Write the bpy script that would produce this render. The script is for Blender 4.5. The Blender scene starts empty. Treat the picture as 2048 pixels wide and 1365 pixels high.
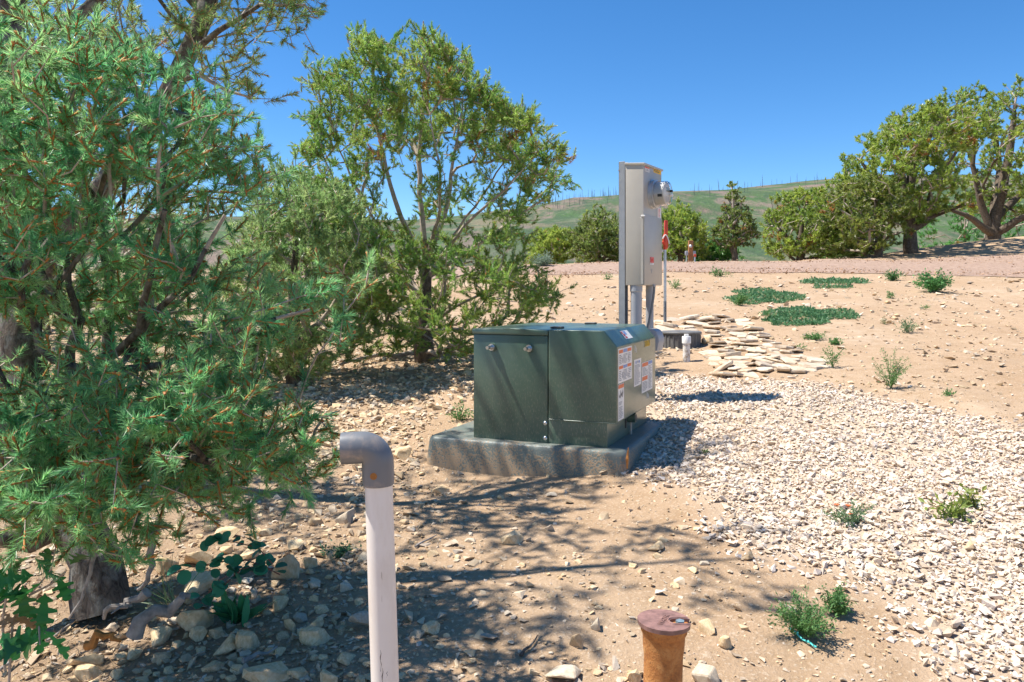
import bpy, bmesh, math, random
import numpy as np
from mathutils import Vector, Matrix

random.seed(7)
RNG = np.random.default_rng(11)
SC = bpy.context.scene
COL = SC.collection

# ------------------------------------------------------------------ camera
F = 1560.0            # focal length in photo pixels (photo 2048 wide)
HOR = 583.0           # photo row of the horizon
CAMZ = 1.2            # eye height above the local zero
cam_data = bpy.data.cameras.new('camera')
cam = bpy.data.objects.new('camera', cam_data)
COL.objects.link(cam)
cam_data.sensor_width = 36.0
cam_data.lens = 36.0 * F / 2048.0
cam_data.shift_y = -(682.5 - HOR) / 2048.0
cam_data.clip_start = 0.05
cam_data.clip_end = 6000
cam.location = (0, 0, CAMZ)
cam.rotation_euler = (math.radians(90), 0, 0)
SC.camera = cam

# ------------------------------------------------------------------ sky, sun, exposure
SUN_TRAVEL = Vector((0.87, -0.10, -1.70)).normalized()
to_sun = -SUN_TRAVEL
SUN_EL = math.asin(to_sun.z)
SUN_ROT = math.atan2(to_sun.x, to_sun.y)
world = bpy.data.worlds.new('World')
SC.world = world
world.use_nodes = True
wn = world.node_tree
wn.nodes.clear()
sky = wn.nodes.new('ShaderNodeTexSky')
sky.sky_type = 'NISHITA'
sky.sun_disc = False
sky.sun_elevation = SUN_EL
sky.sun_rotation = SUN_ROT
sky.altitude = 2200
sky.air_density = 1.0
sky.dust_density = 0.1
sky.ozone_density = 4.0
bg = wn.nodes.new('ShaderNodeBackground')
bg.inputs['Strength'].default_value = 0.068
wo = wn.nodes.new('ShaderNodeOutputWorld')
hs = wn.nodes.new('ShaderNodeHueSaturation')
hs.inputs['Saturation'].default_value = 1.25
wn.links.new(sky.outputs[0], hs.inputs['Color'])
wn.links.new(hs.outputs[0], bg.inputs[0])
wn.links.new(bg.outputs[0], wo.inputs[0])

sd = bpy.data.lights.new('sun', 'SUN')
sd.energy = 3.1
sd.angle = math.radians(0.53)
sd.color = (1.0, 0.955, 0.88)
sun = bpy.data.objects.new('sun', sd)
COL.objects.link(sun)
sun.rotation_euler = SUN_TRAVEL.to_track_quat('-Z', 'Y').to_euler()

SC.view_settings.view_transform = 'Standard'
SC.view_settings.look = 'None'
SC.view_settings.exposure = 1.5
SC.view_settings.gamma = 1.0
SC.view_settings.use_curve_mapping = False
SC.render.engine = 'CYCLES'
SC.cycles.max_bounces = 8
SC.cycles.diffuse_bounces = 6
SC.cycles.transparent_max_bounces = 6
SC.cycles.use_denoising = True


# ------------------------------------------------------------------ materials
def new_mat(name):
    m = bpy.data.materials.new(name)
    m.use_nodes = True
    nt = m.node_tree
    return m, nt, nt.nodes['Principled BSDF']


def N(nt, typ, **kw):
    n = nt.nodes.new(typ)
    for k, v in kw.items():
        if k in n.inputs:
            n.inputs[k].default_value = v
        else:
            setattr(n, k, v)
    return n


def ramp(nt, fac, stops):
    r = nt.nodes.new('ShaderNodeValToRGB')
    e = r.color_ramp.elements
    while len(e) < len(stops):
        e.new(0.5)
    for el, (p, c) in zip(e, stops):
        el.position = p
        el.color = (c[0], c[1], c[2], 1) if len(c) == 3 else c
    nt.links.new(fac, r.inputs[0])
    return r.outputs[0]


def mix(nt, fac, a, b, mode='MIX'):
    n = nt.nodes.new('ShaderNodeMix')
    n.data_type = 'RGBA'
    n.blend_type = mode
    for sock, v in ((n.inputs['Factor'], fac), (n.inputs[6], a), (n.inputs[7], b)):
        if isinstance(v, (int, float)):
            sock.default_value = v
        elif isinstance(v, tuple):
            sock.default_value = (v[0], v[1], v[2], 1)
        else:
            nt.links.new(v, sock)
    return n.outputs[2]


def math_n(nt, op, a, b=None):
    n = nt.nodes.new('ShaderNodeMath')
    n.operation = op
    for i, v in enumerate((a, b)):
        if v is None:
            continue
        if isinstance(v, (int, float)):
            n.inputs[i].default_value = v
        else:
            nt.links.new(v, n.inputs[i])
    return n.outputs[0]


def noise(nt, scale, detail=4.0, rough=0.55, vec=None, dist=0.0):
    n = nt.nodes.new('ShaderNodeTexNoise')
    n.inputs['Scale'].default_value = scale
    n.inputs['Detail'].default_value = detail
    n.inputs['Roughness'].default_value = rough
    n.inputs['Distortion'].default_value = dist
    if vec is not None:
        nt.links.new(vec, n.inputs['Vector'])
    return n.outputs['Fac']


def bump(nt, bsdf, height, strength=0.5, dist=0.01):
    b = nt.nodes.new('ShaderNodeBump')
    b.inputs['Strength'].default_value = strength
    b.inputs['Distance'].default_value = dist
    nt.links.new(height, b.inputs['Height'])
    nt.links.new(b.outputs[0], bsdf.inputs['Normal'])


def coords(nt, kind='Object'):
    return nt.nodes.new('ShaderNodeTexCoord').outputs[kind]


def scaled(nt, vec, s):
    m = nt.nodes.new('ShaderNodeMapping')
    m.inputs['Scale'].default_value = s
    nt.links.new(vec, m.inputs['Vector'])
    return m.outputs[0]


def plain(name, col, rough=0.5, metal=0.0, var=0.12, scale=12.0, spec=0.5, bmp=0.0):
    """solid paint, metal or plastic with a little mottling"""
    m, nt, b = new_mat(name)
    co = coords(nt)
    f = noise(nt, scale, 5, 0.6, co)
    lo = tuple(c * (1 - var) for c in col)
    hi = tuple(min(1, c * (1 + var)) for c in col)
    nt.links.new(ramp(nt, f, [(0.3, lo), (0.7, hi)]), b.inputs['Base Color'])
    b.inputs['Roughness'].default_value = rough
    b.inputs['Metallic'].default_value = metal
    b.inputs['Specular IOR Level'].default_value = spec
    if bmp:
        bump(nt, b, f, bmp, 0.004)
    return m


def leaf_mat(name, rough=0.45, trans=0.22, spec=0.5, gain=1.0):
    """foliage: colour comes from each leaf's own tint attribute"""
    m, nt, b = new_mat(name)
    at = N(nt, 'ShaderNodeAttribute', attribute_name='tint')
    col = at.outputs['Color']
    nt.links.new(col, b.inputs['Base Color'])
    b.inputs['Roughness'].default_value = rough
    b.inputs['Specular IOR Level'].default_value = spec
    tr = nt.nodes.new('ShaderNodeBsdfTranslucent')
    hs = nt.nodes.new('ShaderNodeHueSaturation')
    hs.inputs['Value'].default_value = 1.5
    nt.links.new(col, hs.inputs['Color'])
    nt.links.new(hs.outputs[0], tr.inputs[0])
    mx = nt.nodes.new('ShaderNodeMixShader')
    mx.inputs[0].default_value = trans
    nt.links.new(b.outputs[0], mx.inputs[1])
    nt.links.new(tr.outputs[0], mx.inputs[2])
    nt.links.new(mx.outputs[0], nt.nodes['Material Output'].inputs[0])
    return m


def stone_mat(name, cols, tint=False, scale=9.0, stain=(0.42, 0.25, 0.11), stain_amt=0.5):
    m, nt, b = new_mat(name)
    geo = coords(nt)
    n1 = noise(nt, scale, 6, 0.6, geo, 0.3)
    c = ramp(nt, n1, [(0.3, cols[0]), (0.5, cols[1]), (0.72, cols[2])])
    n2 = noise(nt, scale * 0.45, 3, 0.5, geo)
    st = ramp(nt, n2, [(0.52, (0, 0, 0)), (0.7, (stain_amt,) * 3)])
    c = mix(nt, st, c, stain)
    if tint:
        at = N(nt, 'ShaderNodeAttribute', attribute_name='tint')
        c = mix(nt, 1.0, c, at.outputs['Color'], 'MULTIPLY')
    else:
        oi = nt.nodes.new('ShaderNodeObjectInfo')
        v = ramp(nt, oi.outputs['Random'], [(0.0, (0.72, 0.69, 0.66)), (0.35, (0.95, 0.9, 0.82)), (0.7, (1.0, 0.95, 0.86)), (1.0, (0.95, 0.96, 0.94))])
        c = mix(nt, 1.0, c, v, 'MULTIPLY')
    nt.links.new(c, b.inputs['Base Color'])
    b.inputs['Roughness'].default_value = 0.9
    b.inputs['Specular IOR Level'].default_value = 0.2
    bump(nt, b, noise(nt, scale * 6, 6, 0.65, geo), 0.45, 0.006)
    return m


M = {}
M['gravel'] = stone_mat('gravel_stone', [(0.56, 0.445, 0.34), (0.66, 0.545, 0.43), (0.74, 0.64, 0.53)], True, 14, stain_amt=0.25)
M['chips'] = stone_mat('chip_stone', [(0.46, 0.33, 0.21), (0.58, 0.45, 0.31), (0.68, 0.57, 0.43)], True, 14, stain_amt=0.4)
M['rock'] = stone_mat('field_stone', [(0.58, 0.42, 0.25), (0.74, 0.57, 0.37), (0.84, 0.70, 0.50)], False, 6)
M['slab'] = stone_mat('slab_stone', [(0.50, 0.41, 0.32), (0.60, 0.51, 0.41), (0.68, 0.60, 0.51)], False, 5, stain_amt=0.4)
M['greyrock'] = stone_mat('grey_stone', [(0.46, 0.39, 0.31), (0.58, 0.51, 0.42), (0.68, 0.61, 0.51)], False, 6, stain_amt=0.2)
M['needle'] = leaf_mat('pine_needles', 0.40, 0.46, 0.65)
M['leaf'] = leaf_mat('broad_leaves', 0.5, 0.3, 0.4)
M['litter'] = leaf_mat('dry_needles', 0.8, 0.1, 0.2)


def bark_mat(name, dark, light, lichen, ls):
    m, nt, b = new_mat(name)
    co = coords(nt)
    v = scaled(nt, co, (1, 1, 0.35))
    n1 = noise(nt, 38, 6, 0.7, v, 0.8)
    c = ramp(nt, n1, [(0.36, dark), (0.58, light), (0.75, tuple(x * 1.25 for x in light))])
    n2 = noise(nt, 16, 5, 0.6, co)
    c = mix(nt, ramp(nt, n2, [(0.5, (0, 0, 0)), (0.62, (ls,) * 3)]), c, lichen)
    nt.links.new(c, b.inputs['Base Color'])
    b.inputs['Roughness'].default_value = 0.92
    b.inputs['Specular IOR Level'].default_value = 0.2
    bump(nt, b, n1, 0.9, 0.015)
    return m


M['bark'] = bark_mat('pine_bark', (0.045, 0.036, 0.03), (0.16, 0.13, 0.105), (0.30, 0.30, 0.27), 0.5)
M['bark_far'] = bark_mat('pinyon_bark', (0.055, 0.04, 0.03), (0.16, 0.12, 0.085), (0.24, 0.21, 0.18), 0.4)
M['twig'] = plain('grey_twig', (0.38, 0.31, 0.25), 0.85, 0, 0.35, 30, 0.2)
M['shoot'] = plain('orange_shoot', (0.42, 0.17, 0.05), 0.6, 0, 0.3, 30, 0.3)
M['cone'] = plain('pine_cone', (0.22, 0.10, 0.045), 0.8, 0, 0.5, 60, 0.3, 0.6)
M['deadwood'] = plain('weathered_wood', (0.30, 0.265, 0.235), 0.9, 0, 0.45, 26, 0.2, 0.6)
M['redstem'] = plain('red_stem', (0.22, 0.09, 0.06), 0.7, 0, 0.2)
M['stem'] = plain('green_stem', (0.16, 0.24, 0.07), 0.7, 0, 0.2)
M['char'] = plain('charred_wood', (0.13, 0.125, 0.13), 0.95, 0, 0.3, 2)


# ------------------------------------------------------------------ mesh helpers
def link(o, parent=None):
    COL.objects.link(o)
    if parent is not None:
        o.parent = parent
    return o


def tag(o, label=None, cat=None, group=None, kind=None):
    for k, v in (('label', label), ('category', cat), ('group', group), ('kind', kind)):
        if v:
            o[k] = v
    return o


def empty(name, loc=(0, 0, 0), rz=0.0, label=None, cat=None, group=None):
    o = bpy.data.objects.new(name, None)
    o.empty_display_size = 0.1
    link(o)
    o.location = loc
    o.rotation_euler = (0, 0, rz)
    return tag(o, label, cat, group)


def np_mesh(name, verts, faces, mats, tint=None, smooth=False, midx=None):
    """verts (N,3); faces: list of int arrays (M,k)"""
    me = bpy.data.meshes.new(name)
    verts = np.asarray(verts, dtype=np.float32)
    faces = [np.asarray(f, dtype=np.int32) for f in faces if len(f)]
    me.vertices.add(len(verts))
    me.vertices.foreach_set('co', verts.ravel())
    loops = np.concatenate([f.ravel() for f in faces])
    tot = np.concatenate([np.full(len(f), f.shape[1], np.int32) for f in faces])
    start = np.concatenate([[0], np.cumsum(tot)[:-1]]).astype(np.int32)
    me.loops.add(len(loops))
    me.loops.foreach_set('vertex_index', loops)
    me.polygons.add(len(tot))
    me.polygons.foreach_set('loop_start', start)
    me.polygons.foreach_set('loop_total', tot)
    me.polygons.foreach_set('use_smooth', np.full(len(tot), smooth, dtype=bool))
    if midx is not None:
        me.polygons.foreach_set('material_index', np.asarray(midx, np.int32))
    if tint is not None:
        at = me.attributes.new('tint', 'FLOAT_COLOR', 'POINT')
        t = np.ones((len(verts), 4), np.float32)
        t[:, :3] = tint
        at.data.foreach_set('color', t.ravel())
    for m in (mats if isinstance(mats, (list, tuple)) else [mats]):
        me.materials.append(m)
    me.update(calc_edges=True)
    me.validate()
    return me


def np_obj(name, verts, faces, mats, parent=None, tint=None, smooth=False, midx=None):
    return link(bpy.data.objects.new(name, np_mesh(name, verts, faces, mats, tint, smooth, midx)), parent)


def bm_obj(name, bm, mats, parent=None, smooth=False, loc=None):
    me = bpy.data.meshes.new(name)
    bmesh.ops.recalc_face_normals(bm, faces=bm.faces)
    bm.to_mesh(me)
    bm.free()
    for m in (mats if isinstance(mats, (list, tuple)) else [mats]):
        me.materials.append(m)
    if smooth:
        for p in me.polygons:
            p.use_smooth = True
        try:
            me.set_sharp_from_angle(angle=math.radians(38))
        except Exception:
            pass
    o = bpy.data.objects.new(name, me)
    link(o, parent)
    if loc is not None:
        o.location = loc
    return o


def b_prism(bm, prof, y0, y1, bev=0.0, seg=2):
    """profile in x,z swept along y"""
    a = [bm.verts.new((x, y0, z)) for x, z in prof]
    b = [bm.verts.new((x, y1, z)) for x, z in prof]
    fs = [bm.faces.new(a), bm.faces.new(b[::-1])]
    n = len(prof)
    for i in range(n):
        fs.append(bm.faces.new((a[i], b[i], b[(i + 1) % n], a[(i + 1) % n])))
    if bev:
        es = list({e for f in fs for e in f.edges})
        bmesh.ops.bevel(bm, geom=es, offset=bev, segments=seg, profile=0.6, affect='EDGES')
    return bm


def b_box(bm, x0, x1, y0, y1, z0, z1, bev=0.0, seg=2):
    return b_prism(bm, [(x0, z0), (x1, z0), (x1, z1), (x0, z1)], y0, y1, bev, seg)


def frame_of(d):
    d = Vector(d).normalized()
    ref = Vector((0, 0, 1)) if abs(d.z) < 0.9 else Vector((1, 0, 0))
    u = d.cross(ref).normalized()
    v = d.cross(u).normalized()
    return d, u, v


def b_tube(bm, pts, rad, n=12, caps=True):
    """tube along points; rad a number or a list"""
    pts = [Vector(p) for p in pts]
    rad = rad if isinstance(rad, (list, tuple)) else [rad] * len(pts)
    rings = []
    u = None
    for i, p in enumerate(pts):
        if i == 0:
            d = pts[1] - pts[0]
        elif i == len(pts) - 1:
            d = pts[-1] - pts[-2]
        else:
            d = (pts[i + 1] - p).normalized() + (p - pts[i - 1]).normalized()
        d.normalize()
        if u is None:
            _, u, v = frame_of(d)
        else:
            u = (u - d * u.dot(d)).normalized()
        v = d.cross(u)
        rings.append([bm.verts.new(p + (u * math.cos(2 * math.pi * k / n) + v * math.sin(2 * math.pi * k / n)) * rad[i]) for k in range(n)])
    for a, b in zip(rings[:-1], rings[1:]):
        for k in range(n):
            bm.faces.new((a[k], a[(k + 1) % n], b[(k + 1) % n], b[k]))
    if caps:
        bm.faces.new(rings[0][::-1])
        bm.faces.new(rings[-1])
    return bm


def b_lathe(bm, prof, n=32, axis='z', origin=(0, 0, 0)):
    """profile of (radius, height); closed with caps where radius > 0"""
    o = Vector(origin)

    def pt(r, h, a):
        c, s = r * math.cos(a), r * math.sin(a)
        return o + (Vector((c, s, h)) if axis == 'z' else Vector((h, c, s)))
    rings = [[bm.verts.new(pt(r, h, 2 * math.pi * k / n)) for k in range(n)] for r, h in prof]
    for a, b in zip(rings[:-1], rings[1:]):
        for k in range(n):
            bm.faces.new((a[k], a[(k + 1) % n], b[(k + 1) % n], b[k]))
    bm.faces.new(rings[0][::-1])
    bm.faces.new(rings[-1])
    return bm


def text_mesh(name, body, size, mat, parent, loc, rot, depth=0.0006, ax='LEFT', shear=0, sx=1.0):
    c = bpy.data.curves.new(name, 'FONT')
    c.body = body
    c.size = size
    c.extrude = depth
    c.align_x = ax
    c.resolution_u = 3
    t = bpy.data.objects.new('tmp_text', c)
    COL.objects.link(t)
    bpy.context.view_layer.update()
    dg = bpy.context.evaluated_depsgraph_get()
    me = bpy.data.meshes.new_from_object(t.evaluated_get(dg))
    bpy.data.objects.remove(t)
    me.name = name
    me.materials.clear()
    me.materials.append(mat)
    o = link(bpy.data.objects.new(name, me), parent)
    o.location = loc
    o.rotation_euler = rot
    o.scale = (sx, 1, 1)
    return o


# ------------------------------------------------------------------ terrain function
def _hash(ix, iy, s):
    h = np.sin(ix * 127.1 + iy * 311.7 + s * 74.7) * 43758.5453
    return h - np.floor(h)


def vnoise(x, y, s=0.0):
    ix, iy = np.floor(x), np.floor(y)
    fx, fy = x - ix, y - iy
    fx, fy = fx * fx * (3 - 2 * fx), fy * fy * (3 - 2 * fy)
    a, b = _hash(ix, iy, s), _hash(ix + 1, iy, s)
    c, d = _hash(ix, iy + 1, s), _hash(ix + 1, iy + 1, s)
    return (a + (b - a) * fx) * (1 - fy) + (c + (d - c) * fx) * fy - 0.5


CREST = 25.0


def ground_z(x, y):
    x = np.asarray(x, float)
    y = np.asarray(y, float)
    h = -1.388 + 0.09 * np.clip(y, -1.0, CREST) + 0.03 * (np.clip(x, -4, 4) - 1)
    h = h - np.clip(y - CREST, 0, 200) * 0.05
    h = h + 1.45 * np.exp(-0.5 * ((x - 22) / 6.5) ** 2 - 0.5 * ((y - 29.5) / 2.7) ** 2)
    h = h - 0.10 * np.exp(-0.5 * ((x + 0.35) / 0.75) ** 2 - 0.5 * ((y - 4.55) / 0.5) ** 2)
    fade = np.clip((y + 2) / 3, 0, 1) * np.clip((400 - y) / 300, 0, 1)
    h = h + fade * (0.07 * vnoise(x * 0.7, y * 0.7, 1) + 0.035 * vnoise(x * 2.1, y * 2.1, 2)
                    + 0.016 * vnoise(x * 6.0, y * 6.0, 3) + 0.008 * vnoise(x * 15, y * 15, 4))
    return h + CAMZ


def W(px, py, d):
    """photo pixel and depth to a place in the scene"""
    return Vector(((px - 1024) / F * d, d, CAMZ + (HOR - py) / F * d))


def GP(px, py):
    """where the line of sight of a photo pixel meets the ground"""
    k, s = (px - 1024) / F, (HOR - py) / F
    d = np.geomspace(0.8, 60, 4000)
    below = (CAMZ + s * d) <= ground_z(k * d, d)
    i = int(np.argmax(below)) if below.any() else len(d) - 1
    dd = float(d[i])
    return Vector((k * dd, dd, float(ground_z(k * dd, dd))))


# ------------------------------------------------------------------ ground sheet
def spaced(segs):
    out = []
    for a, b, n in segs:
        out.append(np.linspace(a, b, n, endpoint=False))
    return np.unique(np.concatenate(out + [np.array([segs[-1][1]])]))


ys = spaced([(-40, -4, 8), (-4, 1.4, 30), (1.4, 9, 110), (9, 16, 45), (16, 34, 56), (34, 80, 20), (80, 400, 20), (400, 4000, 10)])
xs = spaced([(-3000, -300, 9), (-300, -40, 14), (-40, -8, 40), (-8, -4, 24), (-4, 5, 120), (5, 12, 34), (12, 40, 40), (40, 300, 14), (300, 3000, 9)])
gx, gy = np.meshgrid(xs, ys)
gz = ground_z(gx, gy)
nx, ny = len(xs), len(ys)
gi = np.arange(nx * ny).reshape(ny, nx)
gf = np.stack([gi[:-1, :-1], gi[:-1, 1:], gi[1:, 1:], gi[1:, :-1]], -1).reshape(-1, 4)
m, nt, b = new_mat('dry_soil')
co = coords(nt)
big = noise(nt, 0.55, 4, 0.6, co)
mid_ = noise(nt, 7, 6, 0.65, co)
fine = noise(nt, 70, 6, 0.7, co)
c = ramp(nt, big, [(0.3, (0.385, 0.255, 0.155)), (0.55, (0.44, 0.31, 0.20)), (0.75, (0.50, 0.38, 0.27))])
c = mix(nt, ramp(nt, mid_, [(0.35, (0.55, 0.55, 0.55)), (0.65, (0, 0, 0))]), c, (0.31, 0.20, 0.11))
c = mix(nt, ramp(nt, fine, [(0.54, (0, 0, 0)), (0.66, (0.75, 0.75, 0.75))]), c, (0.62, 0.50, 0.37))
lit = N(nt, 'ShaderNodeAttribute', attribute_name='tint').outputs['Color']
sep = nt.nodes.new('ShaderNodeSeparateColor')
nt.links.new(lit, sep.inputs[0])
# red channel: grey-brown humus under the pines; green: pale stone dust of the gravel bed
hum = math_n(nt, 'MULTIPLY', sep.outputs[0], ramp(nt, noise(nt, 5, 5, 0.6, co), [(0.25, (0.45,) * 3), (0.6, (1,) * 3)]))
c = mix(nt, hum, c, (0.34, 0.24, 0.155))
c = mix(nt, sep.outputs[1], c, (0.54, 0.43, 0.32))
nt.links.new(c, b.inputs['Base Color'])
b.inputs['Roughness'].default_value = 0.95
b.inputs['Specular IOR Level'].default_value = 0.15
hh = math_n(nt, 'ADD', mid_, math_n(nt, 'MULTIPLY', fine, 0.6))
bump(nt, b, hh, 0.9, 0.02)
M['soil'] = m

GRAVEL_PX = [(1300, 738), (1340, 745), (1420, 752), (1520, 757), (1640, 765), (1760, 792), (1880, 815), (2060, 850), (2300, 890),
             (2500, 1000), (2500, 1420), (1830, 1420), (1800, 1340), (1770, 1280), (1740, 1215), (1650, 1165), (1560, 1150), (1480, 1125), (1430, 1095), (1390, 1070), (1385, 1020),
             (1330, 985), (1245, 950), (1210, 935), (1200, 860)]
gravel_poly = np.array([GP(*p)[:2] for p in GRAVEL_PX])


def in_poly(x, y, poly):
    x, y = np.asarray(x), np.asarray(y)
    inside = np.zeros(x.shape, bool)
    n = len(poly)
    j = n - 1
    for i in range(n):
        xi, yi = poly[i]
        xj, yj = poly[j]
        cond = ((yi > y) != (yj > y)) & (x < (xj - xi) * (y - yi) / (yj - yi + 1e-12) + xi)
        inside ^= cond
        j = i
    return inside


def edge_dist(x, y, poly):
    d = np.full(np.shape(x), 1e9)
    n = len(poly)
    for i in range(n):
        a, b_ = poly[i], poly[(i + 1) % n]
        ab = b_ - a
        t = np.clip(((x - a[0]) * ab[0] + (y - a[1]) * ab[1]) / (ab @ ab), 0, 1)
        d = np.minimum(d, np.hypot(x - a[0] - t * ab[0], y - a[1] - t * ab[1]))
    return d


fx, fy = gx.ravel(), gy.ravel()
humus = np.clip(1.15 - np.hypot((fx + 2.1) / 1.7, (fy - 3.2) / 1.9), 0, 0.55) * 1.7
humus += np.clip(1.0 - np.hypot((fx + 1.3) / 1.7, (fy - 8.2) / 1.3), 0, 0.4) * 1.2
gd = in_poly(fx, fy, gravel_poly) * np.clip(edge_dist(fx, fy, gravel_poly) / 0.25, 0, 1) * 0.8
tint = np.stack([np.clip(humus, 0, 1), gd, np.zeros_like(gd)], -1)
ground = np_obj('ground', np.stack([fx, fy, gz.ravel()], -1), [gf], M['soil'], None, tint, True)
tag(ground, 'dry tan soil slope rising from the pines to the road', None, None, 'structure')


# ------------------------------------------------------------------ road of pinkish crushed stone on the crest
def road_band():
    k = np.linspace(-0.30, 1.6, 150)
    near = np.interp(k, [-0.3, 0.0, 0.2, 0.5, 0.7, 1.6], [20.0, 20.0, 19.6, 18.6, 18.2, 17.5])
    far = np.interp(k, [-0.3, 0.0, 0.2, 0.5, 0.7, 1.6], [24.6, 24.6, 24.6, 24.6, 24.8, 25.2])
    rows = 14
    V = []
    for i in range(rows):
        t = i / (rows - 1)
        y = near + (far - near) * t + 0.12 * vnoise(k * 30, k * 0 + i, 5)
        x = k * y
        V.append(np.stack([x, y, ground_z(x, y) + 0.012 + 0.05 * math.sin(math.pi * t)], -1))
    V = np.array(V)
    gi = np.arange(rows * len(k)).reshape(rows, len(k))
    f = np.stack([gi[:-1, :-1], gi[:-1, 1:], gi[1:, 1:], gi[1:, :-1]], -1).reshape(-1, 4)
    m, nt, b = new_mat('crushed_stone_road')
    co = coords(nt)
    a = noise(nt, 9, 6, 0.7, co)
    c = ramp(nt, a, [(0.3, (0.24, 0.15, 0.105)), (0.5, (0.35, 0.235, 0.17)), (0.7, (0.46, 0.33, 0.25))])
    nt.links.new(c, b.inputs['Base Color'])
    b.inputs['Roughness'].default_value = 0.95
    bump(nt, b, a, 1.0, 0.05)
    M['road'] = m
    r = np_obj('road', V.reshape(-1, 3), [f], m, None, None, True)
    tag(r, 'pinkish crushed stone road along the crest of the slope', None, None, 'structure')


road_band()


# ------------------------------------------------------------------ far hill with burnt trees
RIDGE = [(-1800, 520), (-400, 470), (300, 452), (900, 448), (1040, 432), (1120, 416), (1240, 408), (1380, 402), (1500, 387), (1620, 373), (1760, 366),
         (1950, 372), (2150, 386), (2600, 430), (4000, 520)]


def hill_z(x, y):
    px = 1024 + x / 520.0 * F
    top = (HOR - np.interp(px, [p[0] for p in RIDGE], [p[1] for p in RIDGE])) / F * 520.0
    t = np.clip((y - 110) / (520 - 110), 0, 1)
    prof = np.sin(t * math.pi / 2) ** 1.25
    prof = np.where(y > 520, 1 - ((y - 520) / 420) ** 2, prof)
    gul = 9 * vnoise(x * 0.012, y * 0.012, 8) + 4 * vnoise(x * 0.035, y * 0.03, 9)
    return -9 + (top + 9) * prof + gul * np.sin(np.clip(t, 0, 1) * math.pi) * (y < 520) + CAMZ


def build_hill():
    X, Y = np.meshgrid(np.linspace(-900, 900, 200), np.concatenate([np.linspace(110, 560, 90), np.linspace(570, 900, 12)]))
    Z = hill_z(X, Y)
    r, cN = X.shape
    gi = np.arange(r * cN).reshape(r, cN)
    f = np.stack([gi[:-1, :-1], gi[:-1, 1:], gi[1:, 1:], gi[1:, :-1]], -1).reshape(-1, 4)
    m, nt, b = new_mat('burnt_hillside')
    co = coords(nt)
    v = scaled(nt, co, (1, 0.35, 1))
    a = noise(nt, 0.04, 6, 0.66, v)
    c = ramp(nt, a, [(0.38, (0.16, 0.115, 0.085)), (0.45, (0.062, 0.090, 0.036)), (0.56, (0.045, 0.10, 0.024)), (0.70, (0.085, 0.115, 0.045))])
    a2 = noise(nt, 0.16, 5, 0.7, v)
    c = mix(nt, ramp(nt, a2, [(0.5, (0, 0, 0)), (0.66, (0.4,) * 3)]), c, (0.19, 0.16, 0.14))
    a3 = noise(nt, 0.018, 4, 0.6, co)
    c = mix(nt, ramp(nt, a3, [(0.52, (0, 0, 0)), (0.64, (0.45,) * 3)]), c, (0.30, 0.20, 0.14))
    a4 = noise(nt, 0.11, 5, 0.75, scaled(nt, co, (1, 0.35, 1)))
    c = mix(nt, ramp(nt, a4, [(0.49, (0, 0, 0)), (0.57, (0.8,) * 3)]), c, (0.04, 0.075, 0.03))
    a5 = noise(nt, 0.05, 4, 0.7, v)
    c = mix(nt, ramp(nt, a5, [(0.52, (0, 0, 0)), (0.6, (0.7,) * 3)]), c, (0.20, 0.14, 0.115))
    nt.links.new(c, b.inputs['Base Color'])
    b.inputs['Roughness'].default_value = 1.0
    bump(nt, b, a2, 1.0, 3.0)
    h = np_obj('hill', np.stack([X.ravel(), Y.ravel(), Z.ravel()], -1), [f], m, None, None, True)
    tag(h, 'green burnt hillside under the skyline beyond the road', None, None, 'structure')
    # bare trunks
    protos = []
    for s in range(5):
        bm = bmesh.new()
        rr = random.Random(s)
        hgt = 1.0
        lean = rr.uniform(-0.05, 0.05)
        b_tube(bm, [(0, 0, -0.05), (lean * 0.4, 0, 0.5), (lean, 0, hgt)], [0.03, 0.02, 0.006], 5)
        for _ in range(3):
            z = rr.uniform(0.3, 0.85)
            a = rr.uniform(0, 6.28)
            l = rr.uniform(0.05, 0.13)
            b_tube(bm, [(lean * z, 0, z), (lean * z + math.cos(a) * l, math.sin(a) * l, z + l * 0.5)], [0.009, 0.003], 3)
        me = bpy.data.meshes.new('dead_tree')
        bm.to_mesh(me)
        bm.free()
        me.materials.append(M['char'])
        protos.append(me)
    for i in range(250):
        if i < 130:
            px = random.choice([random.uniform(1085, 1240), random.uniform(1345, 1700), random.uniform(1085, 1700)])
            y = random.uniform(500, 535)
            lab, g = 'charred bare dead trunk standing on the skyline of the green hill', 'dead trunks along the ridge'
        else:
            px = random.choice([random.uniform(1050, 1240), random.uniform(1050, 1240), random.uniform(1380, 1640)])
            y = random.uniform(330, 500)
            lab, g = 'grey bare dead trunk standing on the green hillside below the ridge', 'dead trunks on the hillside'
        x = (px - 1024) / F * y
        o = bpy.data.objects.new('dead_tree', protos[i % 5])
        link(o)
        z = float(hill_z(np.array(x), np.array(y)))
        o.location = (x, y, z)
        h = random.uniform(2.0, 5.5) * random.uniform(0.7, 1.3)
        o.scale = (h * 0.8, h * 0.8, h)
        o.rotation_euler = (random.uniform(-.06, .06), random.uniform(-.08, .08), random.uniform(0, 6.28))
        tag(o, lab, 'dead tree', g)


build_hill()


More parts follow.
